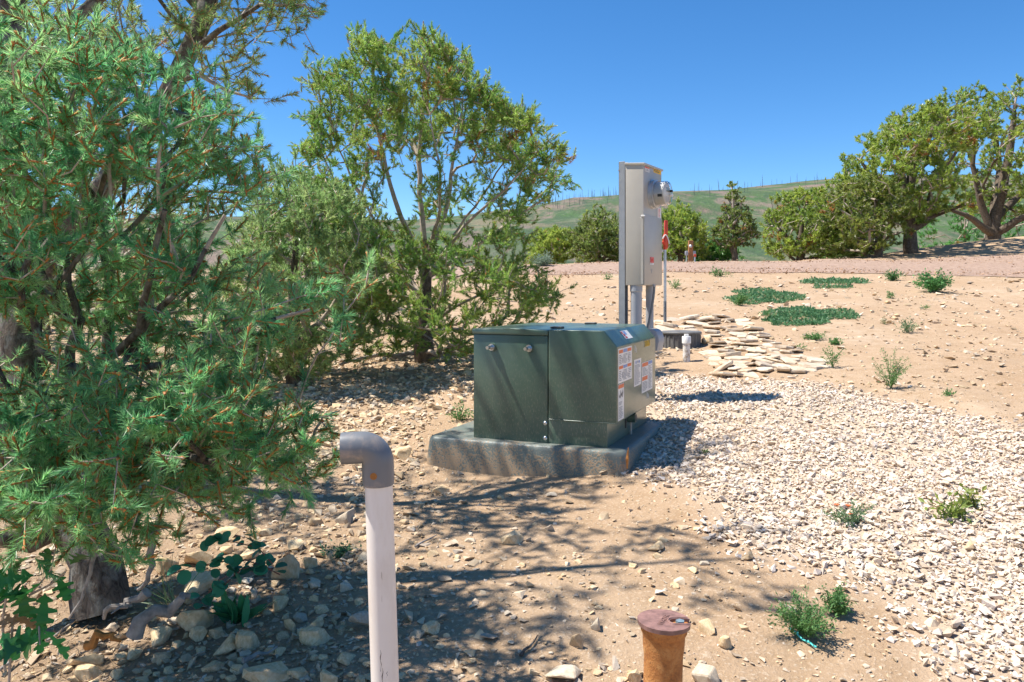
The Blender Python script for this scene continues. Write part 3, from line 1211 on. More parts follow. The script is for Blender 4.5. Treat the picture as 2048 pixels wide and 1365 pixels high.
def pine(name, label, limbs_px, limb_r, crowns, bf, seg, r_tip, brush, tints, seed, trunk_r, base_mat='bark', dead=0.0, shoot_r=0.0, cat='tree',
         up=0.45, multi=1, cones=0, shoot_keep=1.0):
    """limbs_px: list of (parent, [(px,py,depth)...]); limb_r: (r0,r1) for each limb"""
    rng = np.random.default_rng(seed)
    limbs = [(np.array([W(*p)[:] for p in pts]), pl) for pl, pts in limbs_px]
    P, cid = [], []
    o = 0
    for cr_ in crowns:
        a, b_ = crown_points(rng=rng, **cr_)
        P.append(a)
        cid.append(b_ + o)
        o += b_.max() + 1
    P, cid = np.concatenate(P), np.concatenate(cid)
    gz_ = ground_z(P[:, 0], P[:, 1])
    ok = P[:, 2] > gz_ + 0.08
    P, cid = P[ok], cid[ok]
    pos, par, tips, n_limb, limb_nodes = grow(limbs, P, bf, seg, rng)
    r = radii(pos, par, r_tip)
    for ids, (r0, r1) in zip(limb_nodes, limb_r):
        for q, i in enumerate(ids):
            want = r0 + (r1 - r0) * q / max(1, len(ids) - 1)
            r[i] = max(want, min(r[i], want * 1.25))
    # flare at the foot
    base = Vector(pos[0])
    root = empty(name, base, 0, label, cat)
    B = np.array(base)
    for i in limb_nodes[0][:2]:
        r[i] *= 1.12
    e = np.where(par >= 0)[0]
    isth = np.zeros(len(pos), bool)
    for i in range(len(pos)):
        isth[i] = par[i] < 0 or (r[i] > trunk_r and isth[par[i]])
    thick, thin = e[isth[e]], e[~isth[e]]
    if len(thick):
        V, Fc = branch_mesh(pos, par, r, thick, 9)
        np_obj('trunk', V - B, [Fc], M[base_mat], root, None, True)
    mid_b = thin[r[thin] > r_tip * 1.9]
    fine_b = thin[r[thin] <= r_tip * 1.9]
    VV, FF, o = [], [], 0
    for s_, n_ in ((mid_b, 5), (fine_b, 3)):
        if len(s_):
            V, Fc = branch_mesh(pos, par, r, s_, n_)
            VV.append(V - B)
            FF.append(Fc + o)
            o += len(V)
    if VV:
        np_obj('branches', np.concatenate(VV), FF, M['twig'], root, None, True)
    # brushes at the tips
    ids = np.array([t[1] for t in tips])
    ai = np.array([t[0] for t in tips])
    d = norm(pos[ids] - pos[par[ids]])
    ctr = P.mean(0)
    out = norm(pos[ids] - ctr)
    d = norm(d * 0.9 + np.array([0, 0, up]) + out * 0.35 + rng.normal(0, 0.28, d.shape))
    Pp, Dd, cc = [pos[ids]], [d], [cid[ai]]
    for _ in range(multi - 1):
        dd = norm(d + rng.normal(0, 0.75, d.shape) + np.array([0, 0, up * 0.4]))
        back = rng.uniform(0.2, 1.2, (len(ids), 1)) * brush['L']
        Pp.append(pos[ids] - d * back + dd * brush['L'] * rng.uniform(0.7, 1.2, (len(ids), 1)))
        Dd.append(dd)
        cc.append(cid[ai])
    Pp, Dd, cc = np.concatenate(Pp), np.concatenate(Dd), np.concatenate(cc)
    Ls = brush['L'] * rng.uniform(0.7, 1.3, len(Pp))
    t0, t1 = np.array(tints[0]), np.array(tints[1])
    ct = rng.uniform(0, 1, cc.max() + 1)
    mixv = np.clip(ct[cc] * 0.75 + rng.uniform(-0.2, 0.45, len(cc)), 0, 1)[:, None]
    tint = t0 * (1 - mixv) + t1 * mixv
    tint *= rng.uniform(0.72, 1.22, (len(cc), 1))
    if dead:
        dc = rng.uniform(0, 1, cc.max() + 1) < dead
        mk = dc[cc] & (rng.uniform(size=len(cc)) < 0.5)
        tint[mk] = np.array([0.36, 0.17, 0.05]) * rng.uniform(0.8, 1.2, (mk.sum(), 1))
    V, Fc, tt = brushes(Pp, Dd, Ls, brush['n'], brush['nl'], brush['w'], tint, rng, brush.get('spread', (75, 18)), up=brush.get('up', 0.0))
    np_obj('crown', V - B, [Fc], M['needle'], root, tt)
    if shoot_r:
        q = rng.uniform(size=len(Pp)) < shoot_keep
        V, Fc = shoots(Pp[q] + norm(Dd[q]) * Ls[q][:, None] * 0.05, Dd[q], Ls[q], shoot_r)
        np_obj('young_shoots', V - B, [Fc], M['shoot'], root, None, True)
    for k in range(cones):
        i = int(rng.integers(0, len(ids)))
        bm = bmesh.new()
        b_lathe(bm, [(0.002, -0.012), (0.007, -0.009), (0.0105, -0.002), (0.008, 0.007), (0.002, 0.013)], 9)
        o_ = bm_obj('cone', bm, M['cone'], root, True, Vector(pos[ids[i]] - B) + Vector((0, 0, -0.02)))
    print(name, 'nodes', len(pos), 'tufts', len(Pp), 'needle tris', len(Fc) if not shoot_r else len(tt) // 3)
    return root


NEAR = dict(L=0.060, n=51, nl=0.033, w=0.0033, spread=(78, 14))
# the near pine that fills the left of the view
pine('pinyon_pine', 'nearest large pinyon pine with dark trunk and orange-tipped sprays filling the left side',
     [(-1, [(205, 1225, 2.9), (192, 1120, 2.93), (150, 1040, 2.98), (95, 930, 3.05), (58, 780, 3.1), (40, 620, 3.15), (20, 420, 3.2), (10, 150, 3.3), (40, -250, 3.3), (90, -620, 3.3)]),
      (0, [(150, 1040, 2.98), (235, 960, 2.75), (330, 905, 2.5), (450, 930, 2.3)]),
      (0, [(150, 1040, 2.98), (60, 1085, 2.85), (-80, 1060, 2.7)]),
      (0, [(58, 780, 3.1), (190, 745, 2.85), (280, 660, 2.6), (300, 560, 2.45), (330, 420, 2.35)]),
      (3, [(190, 745, 2.85), (330, 730, 2.6), (480, 660, 2.55), (620, 620, 2.6)]),
      (0, [(40, 620, 3.15), (140, 540, 2.8), (190, 420, 2.6), (230, 300, 2.45)]),
      (0, [(20, 420, 3.2), (150, 320, 3.0), (300, 210, 2.9), (400, 240, 2.8)]),
      (0, [(10, 150, 3.3), (150, 40, 3.2), (330, -120, 3.2), (470, -260, 3.3)]),
      (0, [(40, -250, 3.3), (250, -420, 3.3), (450, -560, 3.4), (590, -690, 3.4)]),
      (3, [(280, 660, 2.6), (380, 560, 2.5), (450, 430, 2.5)]),
      (1, [(330, 905, 2.5), (520, 880, 2.4), (600, 860, 2.4)])],
     [(0.092, 0.04), (0.022, 0.009), (0.04, 0.015), (0.022, 0.008), (0.016, 0.006), (0.02, 0.008), (0.022, 0.009), (0.03, 0.01), (0.025, 0.008), (0.012, 0.006), (0.011, 0.005)],
     [dict(poly=[(-90, 60), (150, 50), (280, 75), (390, 180), (450, 240), (440, 310), (470, 370), (510, 360), (505, 400), (460, 480), (430, 560), (330, 600), (150, 640), (-90, 600)], zc=2.65, half=0.6, clusters=125, per=13, cr=0.085),
           dict(poly=[(430, 560), (560, 560), (630, 555), (680, 510), (700, 570), (680, 670), (590, 700), (480, 710), (420, 680)], zc=2.55, half=0.3, clusters=9, per=10, cr=0.06),
           dict(poly=[(-90, 640), (200, 620), (400, 660), (480, 760), (420, 830), (200, 830), (-90, 840)], zc=2.75, half=0.5, clusters=25, per=11, cr=0.085),
           dict(poly=[(-70, 830), (60, 820), (230, 850), (330, 740), (460, 700), (540, 800), (580, 880), (590, 950), (550, 1010), (500, 1050), (430, 1030), (330, 1060), (200, 1050), (100, 1010), (-70, 1040)], zc=2.35, half=0.42, clusters=68, per=14, cr=0.08),
           dict(poly=[(-60, 850), (150, 860), (260, 960), (230, 1060), (60, 1060), (-60, 1050)], zc=2.45, half=0.3, clusters=11, per=12, cr=0.08),
           dict(poly=[(-250, -760), (300, -900), (640, -880), (640, -480), (560, -300), (470, -120), (250, 0), (-200, 40)], zc=3.35, half=0.7, clusters=44, per=10, cr=0.10)],
     0.35, 0.09, 0.0021, NEAR, [(0.10, 0.34, 0.14), (0.31, 0.51, 0.20)], 5, 0.007, 'bark', 0.0, 0.0046, 'tree', 0.3, 2, 5, 0.6)

# the pine behind it, limb leaning out against the sky
pine('pinyon_pine', 'taller pine behind the nearest one with a thick limb leaning out against the sky',
     [(-1, [(20, 905, 4.5), (30, 700, 4.5), (90, 520, 4.45), (210, 370, 4.4), (300, 262, 4.35), (348, 165, 4.3), (375, 108, 4.3), (410, 30, 4.3), (440, -60, 4.35), (455, -300, 4.6), (440, -560, 4.9)]),
      (0, [(375, 108, 4.3), (440, 60, 4.2), (520, 10, 4.1), (610, 10, 4.0)]),
      (0, [(348, 165, 4.3), (400, 150, 4.2), (450, 180, 4.1), (500, 195, 4.0)]),
      (0, [(90, 520, 4.45), (10, 300, 4.5), (-20, 60, 4.6), (60, -250, 4.7)]),
      (0, [(410, 30, 4.3), (330, -60, 4.3), (200, -160, 4.3)]),
      (0, [(455, -300, 4.6), (560, -380, 4.7), (660, -420, 4.8)])],
     [(0.085, 0.02), (0.018, 0.006), (0.014, 0.006), (0.035, 0.012), (0.025, 0.008), (0.022, 0.008)],
     [dict(poly=[(330, -260), (560, -260), (655, -40), (655, 25), (560, 45), (540, 110), (520, 190), (470, 195), (430, 130), (300, 60), (240, -60)], zc=4.15, half=0.5, clusters=46, per=8, cr=0.10),
           dict(poly=[(-120, 0), (240, -40), (300, 60), (290, 150), (100, 160), (-120, 130)], zc=4.4, half=0.5, clusters=32, per=8, cr=0.11),
           dict(poly=[(-200, 150), (300, 230), (440, 240), (470, 420), (430, 620), (250, 740), (-200, 750)], zc=4.9, half=0.6, clusters=46, per=9, cr=0.13),
           dict(poly=[(100, -720), (480, -760), (700, -560), (680, -330), (560, -240), (150, -260)], zc=4.9, half=0.6, clusters=40, per=9, cr=0.11)],
     0.35, 0.12, 0.0025, dict(L=0.07, n=46, nl=0.040, w=0.0036, spread=(80, 18)), [(0.17, 0.30, 0.09), (0.32, 0.41, 0.14)], 15, 0.01, 'bark', 0.01, 0.003, 'tree', 0.3, 2)

# the spreading pinyon in the middle
MID = dict(L=0.085, n=33, nl=0.040, w=0.0062, spread=(64, 14))
pine('pinyon_pine', 'spreading many-stemmed pinyon pine behind the green cabinet against the sky',
     [(-1, [(850, 722, 8.0), (846, 660, 8.0), (850, 600, 8.05), (855, 520, 8.1)]),
      (0, [(855, 520, 8.1), (845, 440, 8.1), (838, 330, 8.1), (845, 200, 8.05), (870, 90, 8.0)]),
      (0, [(850, 560, 8.05), (820, 470, 7.9), (790, 400, 7.8), (760, 280, 7.7), (720, 150, 7.7)]),
      (0, [(855, 520, 8.1), (890, 430, 8.3), (910, 300, 8.4), (930, 170, 8.4)]),
      (0, [(850, 540, 8.05), (930, 450, 7.8), (1010, 380, 7.6), (1080, 300, 7.5)]),
      (0, [(850, 560, 8.05), (940, 500, 8.1), (1040, 430, 8.1), (1130, 365, 8.1)]),
      (0, [(850, 600, 8.05), (760, 520, 7.6), (700, 440, 7.4), (650, 320, 7.4)]),
      (0, [(850, 600, 8.05), (780, 500, 8.5), (700, 350, 8.7), (650, 230, 8.7)]),
      (0, [(846, 660, 8.0), (800, 655, 7.7), (740, 640, 7.4)]),
      (0, [(846, 650, 8.0), (900, 620, 7.6), (960, 590, 7.3), (1020, 560, 7.2)]),
      (0, [(855, 520, 8.1), (880, 420, 7.6), (880, 330, 7.4), (860, 230, 7.4)]),
      (0, [(850, 560, 8.05), (900, 480, 8.7), (980, 370, 8.9), (1040, 270, 8.9)]),
      (0, [(850, 600, 8.0), (700, 585, 7.9), (640, 560, 7.8)])],
     [(0.10, 0.05), (0.032, 0.006), (0.026, 0.005), (0.023, 0.005), (0.02, 0.005), (0.024, 0.005), (0.019, 0.005), (0.019, 0.005), (0.02, 0.006), (0.018, 0.006), (0.02, 0.005), (0.019, 0.005), (0.016, 0.005)],
     [dict(poly=[(625, 235), (650, 165), (695, 150), (725, 105), (760, 92), (800, 112), (835, 78), (872, 68), (920, 122), (972, 170), (1000, 222), (1055, 235), (1102, 250), (1128, 312), (1152, 358), (1110, 395), (1060, 390),
                 (1010, 310), (920, 255), (840, 255), (760, 270), (700, 350), (650, 400), (622, 330), (632, 280)], zc=8.05, half=1.15, clusters=295, per=7, cr=0.065, shell=0.45),
           dict(poly=[(640, 380), (690, 380), (760, 470), (860, 490), (960, 470), (1060, 420), (1070, 500), (1085, 540), (1110, 600), (1060, 662), (960, 695), (850, 705), (760, 710), (690, 680), (665, 560)], zc=7.8, half=1.3, clusters=225, per=7, cr=0.075, shell=0.5),
           dict(poly=[(690, 360), (760, 275), (840, 255), (930, 260), (1010, 320), (1060, 400), (960, 480), (860, 490), (760, 470)], zc=8.1, half=1.1, clusters=66, per=6, cr=0.07, shell=0.45)],
     0.3, 0.14, 0.0034, MID, [(0.15, 0.30, 0.06), (0.35, 0.44, 0.10)], 25, 0.030, 'bark_far', 0.03, 0.0045, 'tree', 0.6, 3, 0, 0.15)

# pale bushy pine between the near pine and the spreading one
pine('pinyon_pine', 'low bushy pine between the nearest pine and the spreading pinyon',
     [(-1, [(590, 775, 6.9), (590, 700, 6.9), (585, 560, 6.95), (595, 440, 7.0)]),
      (0, [(590, 700, 6.9), (530, 600, 6.7), (490, 500, 6.6)]),
      (0, [(590, 700, 6.9), (660, 620, 6.8), (700, 560, 6.8)])],
     [(0.07, 0.015), (0.03, 0.008), (0.03, 0.008)],
     [dict(poly=[(500, 470), (525, 370), (560, 345), (600, 332), (655, 345), (700, 400), (735, 520), (740, 650), (700, 725), (640, 745), (540, 745), (460, 700), (445, 560)], zc=6.95, half=0.75, clusters=205, per=7, cr=0.085)],
     0.35, 0.13, 0.003, dict(L=0.085, n=26, nl=0.042, w=0.0072, spread=(66, 14)), [(0.19, 0.33, 0.11), (0.36, 0.45, 0.18)], 35, 0.02, 'bark_far', 0.02, 0.0038, 'tree', 0.5, 4, 0, 0.2)

FAR = dict(L=0.13, n=16, nl=0.105, w=0.030, spread=(80, 15))


def far_pine(label, base, poly, depth, half, clusters, seed, stems, tints=((0.18, 0.29, 0.05), (0.39, 0.45, 0.085)), name='pinyon_pine', cr=0.19, per=6, brush=FAR, tr=0.12, multi=4, up=0.6, low=None, dead=0.02):
    limbs = []
    rad = []
    for i, s_ in enumerate(stems):
        pts = [(p[0], p[1], depth + (p[2] if len(p) > 2 else 0)) for p in s_]
        limbs.append((-1 if i == 0 else 0, pts))
        rad.append((tr, tr * 0.35) if i == 0 else (tr * 0.6, tr * 0.2))
    g = ground_z((limbs[0][1][0][0] - 1024) / F * depth, depth)
    x0, y0, d0 = limbs[0][1][0]
    limbs[0][1][0] = (x0, HOR - (float(g) - 0.1 - CAMZ) / depth * F, d0)
    return pine(name, label, limbs, rad, [dict(poly=poly, zc=depth, half=half, clusters=int(clusters * 1.75), per=per, cr=cr)], 0.3, 0.45, 0.012, brush, tints, seed, 0.045, 'bark_far', dead, 0.0, 'tree', up, multi)


far_pine('umbrella-crowned pine with a single dark trunk beside the dirt mound', None,
         [(1698, 345), (1705, 315), (1735, 290), (1760, 255), (1800, 232), (1860, 208), (1918, 188), (1962, 225), (1955, 290), (1900, 300), (1850, 330), (1900, 400), (1840, 440), (1760, 400), (1705, 400)], 27.5, 2.6, 165, 101,
         [[(1822, 512), (1820, 460), (1817, 400), (1825, 340), (1850, 280), (1900, 220)], [(1818, 440), (1770, 400), (1740, 350), (1720, 320)], [(1817, 400), (1800, 340), (1790, 270)], [(1820, 450), (1870, 430), (1930, 410, -1)], [(1817, 400), (1870, 350, 1.5), (1930, 290, 2)]], tr=0.23)
far_pine('tall many-stemmed pine behind the mound at the right edge', None,
         [(1925, 230), (1960, 200), (1992, 172), (2030, 165), (2090, 175), (2200, 240), (2230, 380), (2180, 450), (2060, 430), (1990, 440), (1930, 400), (1900, 330)], 31.0, 3.0, 185, 102,
         [[(1985, 490), (1988, 440), (2005, 380), (2020, 300), (2030, 210)], [(1986, 470), (1960, 400), (1945, 330), (1950, 250)], [(1988, 450), (2050, 380, 1), (2110, 280, 1)], [(1985, 470), (2060, 430, -1), (2150, 380, -1)], [(1985, 470), (1930, 430, -1), (1880, 410, -1)], [(1988, 440), (2000, 330, 2), (1985, 230, 2)]], tr=0.26)
far_pine('lower reddish-shaded pine with a thin trunk left of the umbrella pine', None,
         [(1660, 400), (1690, 362), (1730, 350), (1780, 380), (1800, 430), (1790, 480), (1720, 505), (1670, 500), (1650, 450)], 26.6, 1.7, 66, 103,
         [[(1757, 522), (1756, 460), (1750, 400)], [(1756, 470), (1710, 440), (1680, 420)], [(1756, 490), (1720, 480), (1690, 470, -.6)]], ((0.13, 0.20, 0.04), (0.29, 0.32, 0.07)), tr=0.13, dead=0.03)
far_pine('round dense pinyon right of the small fir', None,
         [(1528, 480), (1545, 425), (1575, 388), (1620, 374), (1665, 385), (1700, 420), (1700, 480), (1660, 518), (1560, 518)], 29.0, 1.9, 95, 104,
         [[(1600, 522), (1602, 470), (1605, 420)], [(1601, 500), (1560, 460), (1545, 430)], [(1601, 500), (1650, 450), (1665, 410)]], tr=0.14)
far_pine('round pinyon right behind the meter pedestal', None,
         [(1318, 470), (1325, 430), (1350, 413), (1380, 420), (1402, 450), (1412, 490), (1400, 516), (1330, 520), (1300, 518)], 28.0, 1.3, 62, 105,
         [[(1362, 524), (1362, 480), (1360, 440)], [(1362, 500), (1390, 470), (1398, 455)], [(1362, 505), (1335, 470), (1330, 445)]], tr=0.12)
far_pine('broad olive-green pinyon left of the meter pedestal', None,
         [(1140, 500), (1150, 462), (1175, 440), (1198, 428), (1225, 440), (1262, 470), (1268, 518), (1150, 522)], 29.0, 1.4, 66, 106,
         [[(1195, 526), (1196, 490), (1196, 455)], [(1196, 505), (1165, 475)], [(1196, 505), (1230, 470)]], ((0.13, 0.2, 0.05), (0.27, 0.32, 0.08)), tr=0.11)
far_pine('small dark pinyon behind the grey sage bush', None,
         [(1062, 505), (1075, 472), (1098, 456), (1122, 458), (1142, 480), (1150, 515), (1090, 524), (1062, 522)], 30.0, 1.0, 46, 107,
         [[(1106, 526), (1106, 500), (1104, 470)], [(1106, 505), (1085, 485)], [(1106, 505), (1128, 480)]], tr=0.09)
far_pine('low green bush between the wooden post and the small fir', None,
         [(1398, 510), (1405, 492), (1425, 487), (1450, 492), (1462, 510), (1450, 524), (1400, 524)], 29.0, 0.7, 34, 108,
         [[(1430, 528), (1430, 510), (1430, 498)]], ((0.08, 0.22, 0.05), (0.16, 0.34, 0.08)), 'green_bush', tr=0.05)
far_pine('bright green oak thicket behind the trunks at the right edge', None,
         [(1840, 440), (1880, 420), (1960, 405), (2060, 410), (2200, 420), (2200, 500), (1960, 510), (1850, 515)], 36.0, 1.6, 62, 109,
         [[(1930, 520), (1930, 480), (1930, 440)], [(1930, 500), (2010, 460), (2080, 440)], [(1930, 505), (1890, 470)]], ((0.08, 0.25, 0.06), (0.16, 0.38, 0.1)), 'oak_thicket', tr=0.07)
far_pine('shaded pinyon between the round pinyon and the umbrella pine', None,
         [(1640, 470), (1660, 430), (1700, 410), (1740, 420), (1760, 470), (1740, 515), (1650, 520)], 31.5, 1.4, 55, 110,
         [[(1700, 524), (1700, 480), (1698, 440)], [(1700, 500), (1665, 465)]], ((0.11, 0.2, 0.05), (0.22, 0.3, 0.08)), tr=0.1)
far_pine('rounded pine crown rising behind the left of the spreading pinyon', None,
         [(500, 470), (520, 380), (560, 345), (610, 335), (680, 350), (760, 420), (760, 560), (520, 600)], 13.5, 1.3, 90, 111,
         [[(620, 640), (622, 540), (620, 420)], [(621, 560), (570, 460)], [(621, 560), (680, 460)]], ((0.13, 0.25, 0.07), (0.26, 0.36, 0.11)), cr=0.18, brush=dict(L=0.07, n=11, nl=0.05, w=0.013, spread=(85, 15)), tr=0.09)
far_pine('sunlit pine far behind the trunks at the left edge', None,
         [(-400, 330), (-100, 270), (120, 290), (330, 380), (480, 420), (500, 620), (420, 700), (100, 720), (-400, 720)], 10.5, 1.4, 95, 112,
         [[(80, 760), (80, 620), (80, 450)], [(80, 640), (-60, 500), (-120, 400)], [(80, 640), (240, 520), (330, 450)], [(80, 640), (300, 600), (420, 560)]], ((0.18, 0.29, 0.11), (0.34, 0.4, 0.2)), cr=0.2, brush=dict(L=0.07, n=11, nl=0.05, w=0.012, spread=(85, 15)), tr=0.1)
# small fir: whorled cone
far_pine('small pointed fir standing alone on the crest', None,
         [(1464, 360), (1474, 385), (1488, 410), (1500, 440), (1516, 474), (1500, 492), (1440, 492), (1424, 474), (1440, 440), (1450, 410), (1457, 385)], 27.5, 0.8, 105, 113,
         [[(1470, 526), (1469, 480), (1467, 420), (1465, 380)]], ((0.14, 0.22, 0.05), (0.28, 0.33, 0.07)), 'fir_tree', cr=0.07, per=6, brush=dict(L=0.07, n=14, nl=0.055, w=0.018, spread=(80, 20)), tr=0.09, up=0.0)


# ------------------------------------------------------------------ paints and metals
def cabinet_paint():
    m, nt, b = new_mat('green_enamel')
    co = coords(nt)
    base = ramp(nt, noise(nt, 3, 4, 0.5, co), [(0.3, (0.058, 0.108, 0.075)), (0.7, (0.076, 0.134, 0.096))])
    sx = nt.nodes.new('ShaderNodeSeparateXYZ')
    nt.links.new(co, sx.inputs[0])
    # rain streaks and mud splash that thins out upwards
    st = noise(nt, 1.0, 5, 0.7, scaled(nt, co, (130, 130, 45)))
    low = math_n(nt, 'SUBTRACT', 1.0, math_n(nt, 'MULTIPLY', sx.outputs[2], 1.5))
    low = math_n(nt, 'MAXIMUM', low, 0.12)
    spl = math_n(nt, 'MULTIPLY', ramp(nt, st, [(0.52, (0, 0, 0)), (0.64, (1, 1, 1))]), low)
    c = mix(nt, math_n(nt, 'MULTIPLY', spl, 0.5), base, (0.33, 0.29, 0.21))
    dust = math_n(nt, 'MULTIPLY', ramp(nt, noise(nt, 5, 6, 0.6, co), [(0.4, (0, 0, 0)), (0.8, (0.16,) * 3)]), 1.0)
    c = mix(nt, dust, c, (0.30, 0.28, 0.22))
    nt.links.new(c, b.inputs['Base Color'])
    b.inputs['Coat Weight'].default_value = 0.5
    b.inputs['Coat Roughness'].default_value = 0.22
    r = ramp(nt, st, [(0.3, (0.26,) * 3), (0.75, (0.5,) * 3)])
    nt.links.new(r, b.inputs['Roughness'])
    return m


def pad_mat():
    m, nt, b = new_mat('fibreglass_pad')
    co = coords(nt)
    sx = nt.nodes.new('ShaderNodeSeparateXYZ')
    nt.links.new(co, sx.inputs[0])
    base = ramp(nt, noise(nt, 6, 5, 0.6, co), [(0.3, (0.125, 0.148, 0.130)), (0.7, (0.175, 0.195, 0.172))])
    sp = noise(nt, 95, 4, 0.6, co)
    sp2 = noise(nt, 5, 3, 0.5, co)
    # mud splashed up from the ground: heavy at the foot, gone near the rim
    hgt = math_n(nt, 'MULTIPLY', math_n(nt, 'ADD', sx.outputs[2], 0.0), -6.2)
    amt = math_n(nt, 'ADD', math_n(nt, 'MULTIPLY', hgt, 0.20), math_n(nt, 'MULTIPLY', sp2, 0.5))
    thr = math_n(nt, 'SUBTRACT', math_n(nt, 'ADD', sp, amt), 0.83)
    mk = ramp(nt, thr, [(0.0, (0, 0, 0)), (0.06, (0.85,) * 3)])
    c = mix(nt, mk, base, (0.36, 0.24, 0.14))
    nt.links.new(c, b.inputs['Base Color'])
    b.inputs['Roughness'].default_value = 0.5
    bump(nt, b, mk, 0.5, 0.006)
    return m


def rust_mat():
    m, nt, b = new_mat('rusty_cast_iron')
    co = coords(nt)
    n1 = noise(nt, 22, 6, 0.65, co, 0.4)
    c = ramp(nt, n1, [(0.3, (0.24, 0.08, 0.02)), (0.5, (0.44, 0.175, 0.045)), (0.68, (0.56, 0.275, 0.09))])
    n2 = noise(nt, 160, 4, 0.7, co)
    c = mix(nt, ramp(nt, n2, [(0.55, (0, 0, 0)), (0.7, (0.6,) * 3)]), c, (0.16, 0.07, 0.035))
    nt.links.new(c, b.inputs['Base Color'])
    b.inputs['Roughness'].default_value = 0.85
    bump(nt, b, math_n(nt, 'ADD', n2, n1), 0.7, 0.004)
    return m


def pipe_mat():
    m, nt, b = new_mat('white_pvc')
    co = coords(nt)
    c = ramp(nt, noise(nt, 4, 4, 0.5, co), [(0.3, (0.74, 0.66, 0.58)), (0.7, (0.81, 0.74, 0.67))])
    k = noise(nt, 1.0, 4, 0.6, scaled(nt, co, (70, 70, 9)))
    c = mix(nt, ramp(nt, k, [(0.66, (0, 0, 0)), (0.70, (0.8,) * 3)]), c, (0.30, 0.24, 0.20))
    dirt = noise(nt, 14, 6, 0.7, scaled(nt, co, (1, 1, 0.3)))
    c = mix(nt, ramp(nt, dirt, [(0.48, (0, 0, 0)), (0.75, (0.4,) * 3)]), c, (0.52, 0.42, 0.33))
    nt.links.new(c, b.inputs['Base Color'])
    b.inputs['Roughness'].default_value = 0.35
    return m


def elbow_mat():
    m, nt, b = new_mat('grey_pvc')
    co = coords(nt)
    c = ramp(nt, noise(nt, 8, 4, 0.5, co), [(0.3, (0.135, 0.14, 0.15)), (0.7, (0.17, 0.175, 0.185))])
    k = noise(nt, 16, 5, 0.6, co, 0.6)
    c = mix(nt, ramp(nt, k, [(0.55, (0, 0, 0)), (0.66, (0.45,) * 3)]), c, (0.42, 0.32, 0.25))
    nt.links.new(c, b.inputs['Base Color'])
    b.inputs['Roughness'].default_value = 0.38
    return m


M['cabinet'] = cabinet_paint()
M['pad'] = pad_mat()
M['rust'] = rust_mat()
M['lidrust'] = plain('worn_iron_lid', (0.23, 0.125, 0.105), 0.6, 0.0, 0.35, 40, 0.5, 0.4)
M['pvc'] = pipe_mat()
M['elbow'] = elbow_mat()
M['bolt'] = plain('zinc_bolt', (0.62, 0.62, 0.63), 0.28, 1.0, 0.1, 60)
M['bluesteel'] = plain('bolt_head', (0.22, 0.30, 0.34), 0.5, 0.3, 0.2, 60)
M['grey'] = plain('grey_enamel', (0.43, 0.39, 0.33), 0.30, 0.0, 0.06, 5)
M['grey_dark'] = plain('galvanised_strut', (0.33, 0.335, 0.34), 0.42, 0.25, 0.1, 12)
M['conduit'] = plain('grey_conduit', (0.36, 0.36, 0.375), 0.42, 0, 0.08, 8)
M['cable'] = plain('grey_cable', (0.20, 0.195, 0.19), 0.5, 0, 0.1)
M['white'] = plain('white_print', (0.78, 0.75, 0.71), 0.45, 0, 0.05, 10)
M['orange'] = plain('orange_print', (0.78, 0.17, 0.05), 0.5, 0, 0.05)
M['red'] = plain('red_print', (0.70, 0.05, 0.03), 0.5, 0, 0.05)
M['blue'] = plain('blue_print', (0.22, 0.30, 0.55), 0.5, 0, 0.05)
M['ink'] = plain('black_print', (0.035, 0.035, 0.045), 0.5, 0, 0.1)
M['greyink'] = plain('grey_print', (0.34, 0.33, 0.33), 0.5, 0, 0.1)
M['yellow'] = plain('yellow_print', (0.85, 0.50, 0.02), 0.5, 0, 0.05)
M['redpaint'] = plain('red_enamel', (0.62, 0.055, 0.02), 0.35, 0, 0.15, 30)
M['galv'] = plain('galvanised_pipe', (0.50, 0.52, 0.54), 0.38, 0.6, 0.2, 30)
M['black'] = plain('black_plastic', (0.035, 0.037, 0.04), 0.5, 0, 0.2)
M['lid'] = plain('dusty_black_plastic', (0.13, 0.125, 0.12), 0.7, 0, 0.3, 14)
M['wood'] = plain('brown_post', (0.34, 0.145, 0.055), 0.8, 0, 0.25, 6)
M['teal'] = plain('teal_plastic', (0.10, 0.55, 0.50), 0.45, 0, 0.1)
M['screen'] = plain('meter_screen', (0.23, 0.25, 0.22), 0.25, 0, 0.05)
M['meterface'] = plain('meter_face', (0.56, 0.54, 0.50), 0.4, 0, 0.08, 20)
M['rot'] = plain('orange_rotten_wood', (0.40, 0.17, 0.05), 0.9, 0, 0.5, 30, 0.2, 0.5)
m, nt, b = new_mat('meter_glass')
b.inputs['Base Color'].default_value = (0.97, 0.97, 0.97, 1)
b.inputs['Roughness'].default_value = 0.04
b.inputs['Transmission Weight'].default_value = 1.0
b.inputs['IOR'].default_value = 1.25
M['glass'] = m


# ------------------------------------------------------------------ pad-mounted transformer
ANG = math.atan2(-0.39, 0.92)
PAD_TOP = CAMZ - 0.895
T_ORG = Vector((-0.236, 4.78, PAD_TOP))       # front left bottom corner of the cabinet


